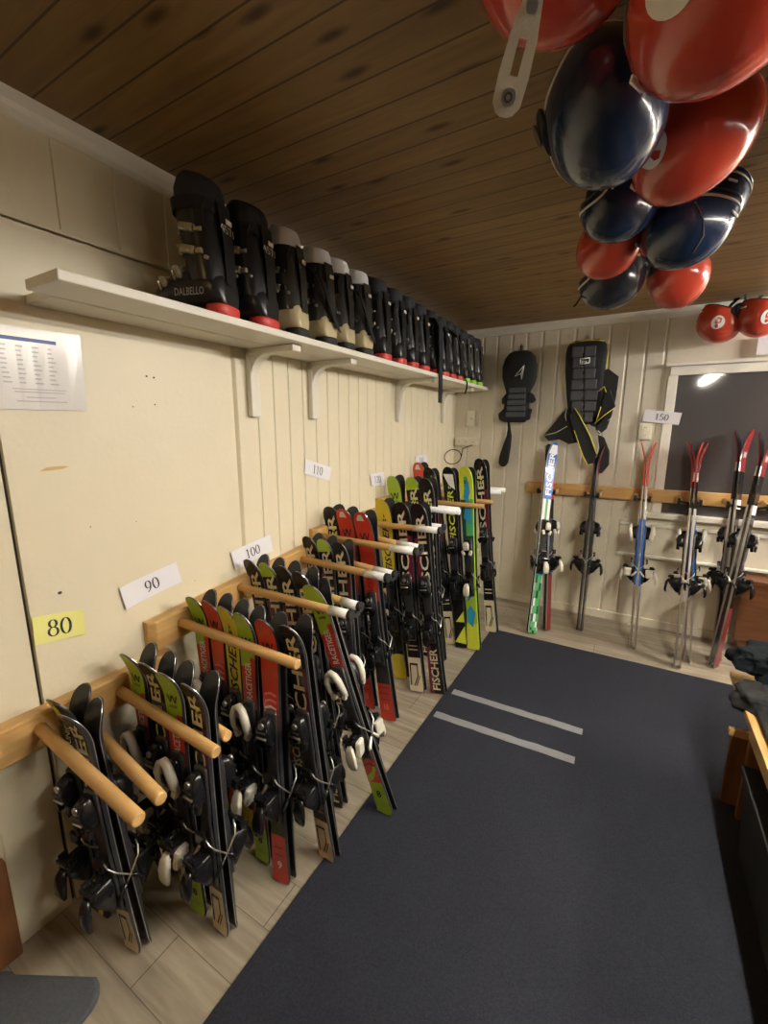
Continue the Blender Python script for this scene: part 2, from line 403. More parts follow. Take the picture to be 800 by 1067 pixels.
# ------------------------------------------------------------------ peg rails
def rail(y0, z0, y1, z1, pegs, label, zt=.05):
    """sloping board on the left wall with dowel pegs; (y,z) are the middle of its face at the two ends"""
    o = empty('peg_rail', (XW, y0, z0), label, 'ski rack', 'pine peg rails on the left wall'); T = Matrix.Translation((XW, y0, z0)).inverted()
    mb = MB(); h = .052; c = .02
    rings = []
    for y, z, x in ((y0, z0, .024), (y0+c, z0, .045), (y1-c, z1, .045), (y1, z1, .024)):
        rings.append([(XW, y, z-h), (XW+x, y, z-h), (XW+x, y, z+h-.006), (XW+x-.006, y, z+h), (XW, y, z+h)])
    mb.loft(rings, 'pine', smooth=False); child('board', mb, o, T)
    for (py, pz, ey, ez, X, white) in pegs:
        a, b = Vector((XW+.035, py, pz)), Vector((XW+X, ey, ez))
        mb = MB(); d = (b-a).normalized(); mb.tube([a, b-d*.004, b], [.0165, .0165, .0135], 'pinex', 16); p = child('peg', mb, o, T)
        if white:
            mb = MB(); s_ = a + (b-a)*(1-white); mb.tube([s_, b+d*.002], .0178, 'snow', 16); child('sleeve', mb, p, T, 'white sleeve on the peg end')
rail(-.35, .655, .86, .655, [(.445, .665, .415, .665, .57, 0), (.565, .60, .50, .615, .51, 0), (.665, .655, .64, .655, .54, 0), (.775, .60, .725, .62, .48, 0)],
     'pine peg rail under the 80 sign, lowest and nearest')
rail(.785, .785, 1.67, .868, [(.90, .80, .90, .795, .60, 0), (1.01, .80, 1.01, .80, .56, 0), (1.175, .845, 1.20, .835, .585, .16), (1.315, .845, 1.30, .825, .56, .16), (1.57, .862, 1.545, .862, .54, .22), (1.665, .862, 1.65, .842, .52, .22)],
     'long pine peg rail between the 90 and 100 signs')
rail(1.68, .935, 2.32, .945, [(1.725, .945, 1.715, .945, .595, .24), (1.85, .945, 1.83, .93, .565, .24), (2.10, .945, 2.10, .96, .55, .3), (2.21, .95, 2.20, .955, .53, .3)],
     'pine peg rail under the 110 and 120 signs')
rail(2.34, 1.005, 3.66, .985, [(2.385, 1.012, 2.40, 1.012, .55, .97), (2.52, 1.0, 2.52, 1.0, .5, .97), (2.78, .985, 2.80, .985, .575, 0), (2.95, .985, 3.02, .982, .57, 0), (3.18, 1.02, 3.22, 1.03, .57, .97), (3.34, 1.02, 3.34, 1.03, .57, .97)],
     'pine peg rail in the far corner under the 130 sign')
def elastic(a, b, label):
    a, b = Vector(a), Vector(b); mb = MB(); pts = [a+(b-a)*t + Vector((.008*math.sin(PI*t), 0, -.012*math.sin(PI*t))) for t in [i/8 for i in range(9)]]
    mb.ribbon(pts, (0, 0, 1), .016, .004, 'rubber')
    for q in (a, b): mb.tube([q+Vector((-.012, 0, 0)), q+Vector((.004, 0, 0))], .020, 'rubber', 12)
    tag(link('elastic_strap', mb.mesh('elastic_strap')), label, 'strap', 'elastic straps across peg ends')
for a, b, lab in (((XW+.592, 1.20, .835), (XW+.567, 1.30, .825), 'black elastic across white peg ends of the first slot past 100 sign'), ((XW+.547, 1.545, .862), (XW+.527, 1.65, .842), 'black elastic across white peg ends of the second slot past 100 sign'),
                  ((XW+.602, 1.715, .945), (XW+.572, 1.83, .93), 'black elastic across the white peg ends under the 110 sign'), ((XW+.557, 2.10, .96), (XW+.537, 2.20, .955), 'black elastic across the white peg ends under the 120 sign')): elastic(a, b, lab)

# ------------------------------------------------------------------ skis
def ski_wid(t):
    """half width along the ski, t = 0 tail .. 1 tip (fraction of length)"""
    if t < .015: return .034 + .004*t/.015
    w = .038 - .0075*math.sin(PI*min(1, (t)/.86))**1.0 + .0055*max(0, t-.3)
    if t > .91:
        q = (t-.91)/.09; w *= math.sqrt(max(0., 1-q**3.2))*.985 + .015
    return w
def ski_rise(t, L):
    if t > .86: q = (t-.86)/.14; return .040*q**1.9
    if t < .03: return .004*(1-t/.03)
    return 0.
def ski_thick(t): return .006 + .007*math.sin(PI*min(1, max(0, t)))**.7
def topy(t, L): return -(ski_rise(t, L) + ski_thick(t))
US = [-1, -.78, -.3, .3, .78, 1]
def ski_board(L, col, side='edge', wscale=1.):
    mb = MB(); ts = [0, .006, .015, .03] + [.06+.04*i for i in range(20)] + [.86, .88, .90, .915, .93, .945, .96, .972, .982, .99, .996, 1.]
    rings = []; ef = .22 if side == 'edge' else .45
    for t in ts:
        w = ski_wid(t)*wscale; y = -ski_rise(t, L); th = ski_thick(t)
        if t > .88: pass
        r = [(w*u*(.94 if abs(u) == 1 else .97), y-th, t*L) for u in US] + [(w, y-th*ef, t*L), (w, y, t*L), (-w, y, t*L), (-w, y-th*ef, t*L)]
        rings.append(r)
    def key(i, j):
        t = (ts[i]+ts[i+1])/2
        if j < 5: return col(t, (US[j]+US[j+1])/2)
        if j == 7: return 'base'
        if callable(side): return side(t)
        return 'charcoal' if side == 'edge' and j in (5, 9) else side
    mb.loft(rings, key, cap=True, smooth=False)
    return mb
class Gfx:
    """printed marks lying on a ski's top face"""
    def __init__(s, L, ws=1.): s.zone = [MB(), MB(), MB()]; s.L = L; s.ws = ws
    def P(s, x, t, e=.0012): return (x, topy(t, s.L)-e, t*s.L)
    def poly(s, pts, key, e=.0012):          # (u, t)
        b = s.zone[1 if pts[0][1] > .33 else 2]; n = b.add([s.P(u*ski_wid(min(.9, t))*s.ws, t, e) for u, t in pts]); b.face(range(n, n+len(pts)), key)
    def up(s, txt, t0, t1, width, key, u=0., shear=0., bold=.02):
        """lettering read from tail to tip"""
        b = s.zone[0 if t0 > .33 else 2]; vs, fs = text_geo(txt, shear, bold); n = b.add([s.P(u*.036 + width*(.5-v[1]), t0+(t1-t0)*v[0]) for v in vs])
        for f in fs: b.face([n+i for i in f], key)
    def flat(s, txt, t0, h, width, key, u=0., bold=.02):
        b = s.zone[1 if t0 > .33 else 2]; vs, fs = text_geo(txt, 0, bold); n = b.add([s.P(u*.036 + width*(v[0]-.5), t0+h*v[1]) for v in vs])
        for f in fs: b.face([n+i for i in f], key)
    def tri(s, t, key, k=1.): # three small triangles
        for du, dt in ((-.26, 0), (.26, 0), (0, .022)):
            s.poly([(du*k-.24*k, t+dt), (du*k+.24*k, t+dt), (du*k, t+dt+.019)], key)
    def chev(s, t, key, h=.012, w=.8): s.poly([(-w, t-h), (0, t), (w, t-h), (w, t), (0, t+h), (-w, t)], key)
    def vv(s, t, key, h=.03):
        for du in (-.27, .27):
            s.poly([(du-.34, t+h), (du-.17, t+h), (du+.05, t), (du-.07, t)], key); s.poly([(du+.34, t+h), (du+.17, t+h), (du-.05, t), (du+.07, t)], key)

def C_lime(t, u):
    if t > .80: return 'lime'
    if t > .775: return 'lime' if u < .1 else 'red'
    if t < .13: return 'lime'
    if t < .16: return 'red' if u > 0 else 'lime'
    if .28 < t < .68 and abs(u) > .5: return 'black' if t < .62 else 'red'
    return 'red'
def G_lime(g):
    g.vv(.865, 'ink'); g.flat('RACETIGER', .845, .010, .034, 'ink')
    g.up('RACETIGER', .655, .80, .030, 'snow', bold=.015); g.poly([(-.8, .14), (.1, .16), (.8, .20), (.8, .23), (.1, .19), (-.8, .17)], 'lime'); g.flat('8', .075, .03, .020, 'ink')
    for t in (.22, .245, .27): g.chev(t, 'darkred', .007)
def C_chev(t, u):
    if t > .60: return 'red'
    if t < .19: return 'red'
    return 'charcoal'
def G_chev(g):
    g.vv(.875, 'ink'); g.flat('RACETIGER', .855, .010, .034, 'ink')
    for k, t in enumerate((.665, .69, .715)): g.chev(t, 'salmon' if k else 'snow', .008, .7)
    g.chev(.635, 'darkred', .008); g.chev(.61, 'darkred', .008); g.flat('9', .05, .03, .018, 'snow')
    g.poly([(-.5, .10), (.5, .10), (.5, .105), (-.5, .105)], 'darkred'); g.poly([(-.5, .13), (.5, .13), (.5, .135), (-.5, .135)], 'darkred')
def C_fis(t, u):
    if t < .17: return 'cream2'
    if .60 < t < .84 and u > .5: return 'maroon'
    return 'black'
def G_fis(g):
    g.up('FISCHER', .50, .955, .050, 'cream2', bold=.015, u=-.12); g.tri(.855, 'acid', .62)
    for t in (.22, .24): g.poly([(-.7, t), (.7, t), (.7, t+.006), (-.7, t+.006)], 'cream2')
    g.poly([(-.75, .03), (-.6, .03), (-.6, .15), (-.75, .15)], 'black'); g.poly([(-.6, .14), (.35, .14), (.35, .15), (-.6, .15)], 'black')
    g.poly([(.3, .08), (.42, .08), (.42, .15), (.3, .15)], 'black'); g.poly([(-.3, .03), (-.15, .03), (.4, .08), (.25, .08)], 'black'); g.poly([(.0, .03), (.12, .03), (.7, .085), (.58, .085)], 'black')
def C_fis2(t, u):
    if t < .25: return 'black' if u > -.4 else 'maroon'
    if .60 < t < .84 and u < -.2: return 'maroon'
    return 'black'
def G_fis2(g):
    g.up('FISCHER', .52, .94, .052, 'cream2', bold=.015, u=.1); g.tri(.86, 'acid', .62); g.up('FISCHER', .02, .24, .046, 'cream2', bold=.02)
def C_fisg(t, u): return 'lime' if t > .93 else C_fis2(t, u)
def C_yel(t, u): return 'yellow' if t > .56 else ('black' if t > .14 else 'yellow')
def G_yel(g):
    g.up('FISCHER', .60, .86, .042, 'ink', shear=.3, bold=.02); g.tri(.88, 'ink', .5)
def C_fy(t, u): return 'black' if not (.26 < t < .30) else 'charcoal'
def G_fy(g):
    g.up('FISCHER', .58, .87, .044, 'acid', shear=.15, bold=.02); g.poly([(-.1, .90), (.75, .87), (.7, .955), (-.75, .965)], 'snow'); g.tri(.88, 'acid', .5)
    g.poly([(-.9, .03), (.9, .12), (.9, .02)], 'acid'); g.poly([(-.6, .14), (.9, .20), (.9, .14)], 'acid')
    g.poly([(-.95, .52), (-.5, .52), (-.5, .6), (-.95, .6)], 'red')
def C_gb(t, u):
    if t > .80: return 'acid' if abs(u) > .5 or t > .95 else 'green'
    if t > .62: return 'darkgreen' if u < 0 else 'green'
    if t > .40: return 'darkgreen'
    if t > .14: return 'lime'
    return 'acid'
def G_gb(g):
    g.poly([(-.5, .83), (.1, .80), (.5, .86), (.4, .92), (-.2, .90)], 'sky'); g.poly([(-.6, .72), (.5, .68), (.6, .76), (-.2, .80)], 'sky'); g.up('JUNIOR', .80, .93, .03, 'darkgreen')
    g.poly([(-.8, .15), (.2, .12), (.7, .20), (-.1, .24), (-.8, .21)], 'sky'); g.poly([(-.6, .26), (.3, .29), (-.2, .31)], 'blue')
def C_r110(t, u): return 'red' if t > .57 or t < .20 else 'charcoal'
def G_r110(g):
    g.vv(.865, 'ink', .035); g.flat('RACETIGER', .85, .008, .03, 'darkred'); g.up('RACETIGER', .60, .76, .034, 'darkred')
    g.flat('10', .05, .03, .026, 'salmon'); g.poly([(-.5, .96), (.4, .955), (.2, .985), (-.2, .985)], 'bwhite')
    for t in (.10, .13, .16): g.poly([(-.7, t), (.7, t), (.7, t+.004), (-.7, t+.004)], 'darkred')
def C_grn(t, u): return 'lime' if t > .70 else ('black' if t > .2 else 'lime')
def G_grn(g): g.vv(.87, 'ink', .035); g.flat('RACETIGER', .855, .008, .034, 'ink'); g.up('TIGER', .73, .82, .03, 'ink')
def C_bly(t, u): return 'acid' if (-.3 < u < .3 and t < .74) or (t > .9 and u < 0) else 'black'
def G_bly(g): g.up('JUNIOR', .78, .9, .03, 'cream2')
def C_w1(t, u):
    if t > .70: return 'blue'
    if t > .45: return 'green' if abs(u) < .4 else 'snow'
    if t > .28: return 'sky'
    return 'darkgreen' if (int(t*63)+int(u*3)) % 4 == 0 else ('green' if (int(t*47)+int(u*2.5)) % 3 else 'snow')
def G_w1(g): g.up('FISCHER', .72, .95, .046, 'snow', bold=.03); g.poly([(-.9, .94), (.9, .94), (.5, .985), (-.5, .985)], 'snow')
def C_w2(t, u): return 'red' if t > .70 else ('black' if t > .5 else 'blue' if t > .3 else 'darkred')
def G_w2(g): g.up('RACE', .76, .9, .034, 'snow')
def C_w3(t, u): return 'darkred' if t > .8 else 'charcoal'
def G_w3(g): g.up('RACE', .72, .84, .03, 'cream2'); g.poly([(-.4, .05), (.4, .05), (.4, .16), (-.4, .16)], 'brass')
def C_w4(t, u): return 'red' if t > .72 else ('blue' if .32 < t < .62 else ('snow' if t > .62 else 'charcoal'))
def G_w4(g): g.up('RACE', .76, .9, .034, 'snow'); g.up('RC', .35, .44, .03, 'snow')
def S_w4(t): return 'red' if t > .76 else ('blue' if .30 < t < .62 else 'edge')
def S_w5(t): return 'darkred' if t > .86 else (('edge' if int(t*90) % 2 else 'black') if t > .66 else 'edge')
def S_w(t): return 'edge'
def C_w5(t, u):
    if t > .84: return 'darkred'
    if t > .66: return 'snow' if int(t*90) % 2 else 'black'
    return 'darkred' if t < .25 else 'black'
def G_w5(g): g.vv(.88, 'snow', .025)
MODELS = dict(
    lime=(C_lime, G_lime, 'white', 'edge', 'lime-tipped red ski'), chev=(C_chev, G_chev, 'black', 'charcoal', 'red ski with pale chevrons'),
    fis=(C_fis, G_fis, 'black', 'edge', 'cream-tailed black ski'), fis2=(C_fis2, G_fis2, 'black', 'edge', 'cream-lettered maroon-black ski'),
    fisg=(C_fisg, G_fis2, 'black', 'edge', 'green-tipped cream-lettered black ski'),
    yel=(C_yel, G_yel, 'black', 'charcoal', 'yellow ski'), fy=(C_fy, G_fy, 'black', 'edge', 'yellow-lettered black ski'),
    gb=(C_gb, G_gb, 'pale', 'lime', 'lime and blue patterned ski'), r110=(C_r110, G_r110, 'black', 'charcoal', 'bright red-tipped ski'),
    grn=(C_grn, G_grn, 'black', 'charcoal', 'lime-tipped black ski'), bly=(C_bly, G_bly, 'black', 'charcoal', 'lime-striped black ski'),
    w1=(C_w1, G_w1, 'pale', 'snow', 'blue and green ski with big white lettering'), w2=(C_w2, G_w2, 'pale', S_w, 'red and blue ski'), w3=(C_w3, G_w3, 'black', 'charcoal', 'dark ski with maroon tip'),
    w4=(C_w4, G_w4, 'white', S_w4, 'red ski with bright blue middle'), w5=(C_w5, G_w5, 'black', S_w5, 'dark red ski with black and white bars'))

def rrect(cx, cy, hx, hy, z, r=.006, n=3):
    out = []
    for sx, sy, a0 in ((1, 1, 0), (-1, 1, 90), (-1, -1, 180), (1, -1, 270)):
        for i in range(n+1):
            a = math.radians(a0+90*i/n); out.append((cx+sx*(hx-r)+r*math.cos(a), cy+sy*(hy-r)+r*math.sin(a), z))
    return out
def hb(secs, s0, y0):
    """stack of rounded sections along the ski: (ds, half width, height) standing out from the top face at y0"""
    return [rrect(0, y0-h/2, w, h/2, s0+ds, min(.008, w*.5, h*.45)) for ds, w, h in secs]
_bind = {}
def binding(L, style):
    key = (round(L, 2), style)
    if key in _bind: return _bind[key]
    y0 = -.0125; gap_ = .118 + .03*max(0, L-.8); mid = .455*L; st, sh_ = mid+gap_, mid-gap_
    wing = {'white': 'bwhite', 'pale': 'bwhite', 'black': 'bblack'}[style]; parts = []
    mb = MB(); mb.loft(hb([(-gap_-.075, .024, .006), (-gap_-.07, .028, .011), (-.03, .026, .011), (.0, .022, .008), (.03, .026, .011), (gap_+.05, .028, .011), (gap_+.06, .02, .006)], mid, y0), 'charcoal')
    parts.append(('binding_plate', mb.mesh('binding_plate'), None, []))
    yb = y0-.010
    # toe piece: body, two jaw wings, setting dial
    mb = MB(); mb.loft(hb([(-.038, .022, .014), (-.034, .026, .030), (-.012, .027, .040), (.012, .024, .042), (.036, .019, .034), (.05, .012, .018)], st, yb), 'bblack')
    for sx in (-1, 1):
        Rm = Matrix.Rotation(sx*.35, 3, 'Y')
        mb.box((sx*.026, yb-.030, st-.038), (.020, .016, .034), wing if style != 'black' else 'bblack', Rm.to_4x4(), .004)
    mb.tube([(0, yb-.036, st+.028), (0, yb-.043, st+.028)], .010, 'steel', 12)
    toe = mb.mesh('toe_piece'); kids = []
    mb = MB()
    if style == 'white':      # horseshoe shell over the toe piece
        pts = [(-.0285, yb-.024, st-.045), (-.030, yb-.034, st-.015), (-.027, yb-.040, st+.022), (-.017, yb-.040, st+.046), (0, yb-.038, st+.056), (.017, yb-.040, st+.046), (.027, yb-.040, st+.022), (.030, yb-.034, st-.015), (.0285, yb-.024, st-.045)]
        mb.tube(pts, [.009, .013, .014, .013, .0135, .013, .014, .013, .009], 'bwhite', 8); kids.append(('toe_cover', mb.mesh('toe_cover'), 'off-white horseshoe cover'))
    elif style == 'pale':
        mb.loft(hb([(-.02, .016, .012), (-.012, .021, .018), (.02, .02, .018), (.036, .013, .010)], st, yb-.034), 'bwhite'); kids.append(('toe_cover', mb.mesh('toe_cover'), 'off-white rounded cover'))
    else:
        mb.tube([(-.02, yb-.042, st-.01), (.02, yb-.042, st-.01)], .0035, 'steel', 6); mb.tube([(-.018, yb-.042, st+.008), (.018, yb-.042, st+.008)], .003, 'charcoal', 6); kids.append(('jaw_pin', mb.mesh('jaw_pin'), None))
    parts.append(('toe_piece', toe, None, kids))
    # heel piece: track, tall housing, cup, lever
    mb = MB(); mb.loft(hb([(-.062, .018, .010), (-.058, .022, .018), (-.03, .024, .040), (-.005, .026, .058), (.018, .026, .062), (.032, .023, .050), (.036, .019, .030)], sh_, yb), 'bblack')
    mb.box((0, yb-.056, sh_+.038), (.050, .018, .014), 'bblack', None, .004)
    for sx in (-1, 1): mb.box((sx*.022, yb-.046, sh_+.042), (.010, .024, .018), 'bblack', None, .003)
    heel = mb.mesh('heel_piece'); kids = []
    lev = 'bwhite' if style in ('white', 'pale') else 'bblack'
    mb = MB(); rings = []
    for ds, w, yo, th in ((.022, .010, -.060, .012), (.005, .017, -.068, .016), (-.022, .021, -.074, .016), (-.05, .019, -.076, .013), (-.066, .012, -.072, .010)): rings.append(rrect(0, yb+yo, w, th/2, sh_+ds, .004))
    mb.loft(rings, lev)
    if style == 'white':
        for sx in (-1, 1): mb.box((sx*.0255, yb-.036, sh_+.0), (.022, .046, .060), 'bwhite', Matrix.Rotation(sx*.2, 4, 'Z') @ Matrix.Rotation(sx*.25, 4, 'Y'), .009)
    kids.append(('heel_lever', mb.mesh('heel_lever'), 'off-white lever' if lev == 'bwhite' else None)); parts.append(('heel_piece', heel, None, kids))
    # ski brake: bent wire with a pad, two arms reaching past the base
    mb = MB(); s_ = sh_+.06
    mb.box((0, yb-.016, s_+.022), (.044, .010, .034), 'bblack', None, .003)
    tipk = 'bwhite' if style == 'white' else 'bblack'
    for sx in (-1, 1):
        w = (.041 + (.002 if sx > 0 else 0))*max(1, WS(L)*.97)
        mb.tube([(sx*.018, yb-.014, s_+.03), (sx*.030, yb-.012, s_+.012), (sx*w, yb-.002, s_-.004), (sx*w, yb+.03, s_-.04), (sx*w*.93, yb+.056, s_-.068)], .0024, 'steel', 6)
        mb.tube([(sx*w*.97, yb+.040, s_-.050), (sx*w*.93, yb+.062, s_-.076), (sx*w*.92, yb+.070, s_-.086)], [.0045, .0065, .004], tipk, 8)
    parts.append(('brake', mb.mesh('brake'), None, []))
    _bind[key] = parts
    return parts
_ski = {}
def WS(L): return .96 if L < 1.05 else (1.2 if L < 1.4 else .95)
def ski_parts(model, L):
    key = (model, round(L, 2))
    if key not in _ski:
        col, gfx, style, side, _ = MODELS[model]; ws = WS(L)
        g = Gfx(L, ws); gfx(g)
        kids = [(nm, b.mesh(nm), None) for nm, b in (('lettering', g.zone[0]), ('tip_print', g.zone[1]), ('tail_print', g.zone[2])) if b.v]
        _ski[key] = [('ski_board', ski_board(L, col, side, ws).mesh('ski_board'), None, kids)] + binding(L, style)
    return _ski[key]
def put_ski(model, L, tail, tip, n, label, group, gap=.0035):
    """tail (x,y) on the floor, tip (x,y): the ski leans from one to the other; n = where its top face looks"""
    tail = Vector((tail[0], tail[1], .006)); d = Vector((tip[0]-tail.x, tip[1]-tail.y, 0)); h = math.sqrt(max(.01, L*L-d.length_squared)); z = Vector((d.x, d.y, h)).normalized()
    n = Vector(n); n = (n - z*n.dot(z)).normalized(); y = -n; x = y.cross(z)
    T = Matrix((x, y, z)).transposed().to_4x4(); T.translation = tail - y*gap
    o = empty('ski', T, label, 'ski', group); place(o, ski_parts(model, L)); return o
def slot(L, pairs, where, group, n=(0, -1, 0)):
    cnt = len(pairs)
    for k, (model, tipx, tipy, tailx, taily) in enumerate(pairs):
        look = MODELS[model][4]; rk = ORD[k] + ' pair from the wall' if cnt > 1 else 'the only pair'
        nn = Vector(n) + Vector((random.uniform(-.05, .1), 0, 0))
        put_ski(model, L, (tailx, taily), (tipx, tipy), nn, f'{look}, front of {rk}, {where}', group)
        put_ski(model, L, (tailx+.004, taily+.012), (tipx+.012, tipy+.002), -nn, f'black-based ski, back of {rk}, {where}', group)
G80, G90, G100, G110, G120, G130 = [f'childrens skis racked by the {k} sign' for k in (80, 90, 100, 110, 120, 130)]
slot(.755, [('bly', -1.335, .505, -1.30, .505), ('fis', -1.25, .495, -1.125, .50)], 'nearest slot by 80 sign', G80)
slot(.80, [('lime', -1.325, .705, -1.255, .69), ('fis', -1.225, .705, -1.15, .695), ('lime', -1.13, .70, -1.045, .66), ('fis', -1.015, .70, -.94, .66)], 'second slot by 80 sign', G80)
slot(.90, [('lime', -1.335, .955, -1.27, .95), ('chev', -1.255, .96, -1.185, .94), ('yel', -1.165, .955, -1.09, .92), ('lime', -1.08, .95, -.99, .88), ('chev', -.985, .955, -.885, .86), ('fis', -.89, .965, -.80, 1.0)], 'slot by 90 sign', G90)
slot(.965, [('fis2', -1.36, 1.25, -1.22, 1.24), ('fisg', -1.27, 1.25, -1.13, 1.24), ('fis2', -1.185, 1.255, -1.04, 1.23), ('fis2', -1.10, 1.26, -.90, 1.19), ('lime', -1.035, 1.24, -.71, 1.26)], 'first slot past 100 sign', G100)
slot(.98, [('fis', -1.355, 1.62, -1.24, 1.60), ('fisg', -1.265, 1.62, -1.14, 1.58), ('fis', -1.17, 1.62, -1.03, 1.55)], 'second slot past 100 sign', G100)
slot(1.10, [('fis', -1.355, 1.80, -1.24, 1.79), ('r110', -1.27, 1.80, -1.12, 1.78), ('r110', -1.16, 1.795, -.975, 1.75)], 'near slot of third rail', G110)
slot(1.10, [('yel', -1.25, 2.155, -1.10, 2.12), ('fis', -1.13, 2.16, -.955, 2.05), ('fis2', -1.025, 2.16, -.845, 2.09)], 'far slot of third rail', G120)
slot(1.20, [('grn', -1.34, 2.45, -1.22, 2.45), ('fisg', -1.21, 2.46, -1.08, 2.44), ('fis2', -1.115, 2.46, -.98, 2.42)], 'all-white pegs past 120 sign', G120)
slot(1.26, [('r110', -1.36, 2.87, -1.22, 2.80), ('fis', -1.28, 2.87, -.99, 2.68), ('fy', -1.13, 2.87, -.91, 2.66), ('gb', -1.005, 2.87, -.83, 2.68)], 'slot next to corner', G130)
slot(1.30, [('fis', -1.01, 3.2, -.80, 3.0)], 'last slot in far corner', G130)

# ---- back wall rail and its skis
o = empty('peg_rail', (-.75, YB, 1.025), 'pine peg rail along the back wall under the 150 sign', 'ski rack'); T = Matrix.Translation((-.75, YB, 1.025)).inverted()
mb = MB(); mb.box((.545, YB-.0225, 1.025), (2.6, .045, .092), 'pinex', bev=.006); child('board', mb, o, T)
BP = [(-.625, -.505), (-.285, -.20), (.035, .125), (.295, .415), (.56, .76)]
for a, b in BP:
    for x in (a, b):
        mb = MB(); p, q = Vector((x, YB-.04, 1.025)), Vector((x, YB-.20, 1.02)); mb.tube([p, q+Vector((0, .004, 0)), q], [.0165, .0165, .0135], 'pinex', 14); child('peg', mb, o, T)
for (a, b), w in zip(BP, ('skis left of the back protectors', 'dark skis under the back protector', 'blue skis under the 150 sign', 'skis before the window edge', 'rightmost leaning skis')):
    elastic((a, YB-.205, 1.02), (b, YB-.205, 1.02), f'black elastic across the back wall pegs holding the {w}')
GB = 'long skis on the back wall rail'
def back_pair(model, L, tail, tip, n, la, lb):
    n = Vector(n)
    put_ski(model, L, tail, tip, n, la, GB); put_ski(model, L, (tail[0]-n.normalized().x*.014, tail[1]+.012), tip, -n, lb, GB)
back_pair('w1', 1.44, (-.535, 3.13), (-.555, 3.52), (.62, -.78, 0), 'blue and green ski with big white lettering at the left end of the back wall', 'dark-based mate right behind the blue and green lettered ski on the back wall')
back_pair('w2', 1.42, (-.445, 3.24), (-.575, 3.60), (.95, -.3, 0), 'red-tipped ski standing second behind the blue and green lettered one', 'left-turned mate of the red-tipped ski at the left end of the back wall')
back_pair('w3', 1.40, (-.225, 3.36), (-.24, 3.62), (1, -.12, 0), 'right dark ski of the pair standing under the yellow-piped back protector', 'left dark ski of the pair standing under the yellow-piped back protector')
back_pair('w4', 1.45, (.125, 3.25), (.075, 3.62), (1, -.1, 0), 'red ski with bright blue middle below the 150 sign, right one of its pair', 'red ski with bright blue middle below the 150 sign, left one of its pair')
back_pair('w5', 1.46, (.375, 3.12), (.36, 3.53), (1, -.15, 0), 'nearer right-hand ski of the bundle at the left edge of the window', 'nearer left-hand ski of the bundle at the left edge of the window')
back_pair('w4', 1.46, (.44, 3.24), (.345, 3.62), (1, -.15, 0), 'right red and blue ski, deep in the bundle at the window edge', 'left red and blue ski, deep in the bundle at the window edge')
back_pair('w5', 1.50, (.575, 3.25), (.70, 3.50), (.95, -.5, 0), 'barred dark red ski in front at the right end of the back rail', 'mate of the front barred ski at the right end of the back rail')
back_pair('w5', 1.52, (.60, 3.34), (.60, 3.63), (.9, -.5, 0), 'barred dark red ski at the back of the right end bundle', 'mate of the hindmost barred ski in the right end bundle')

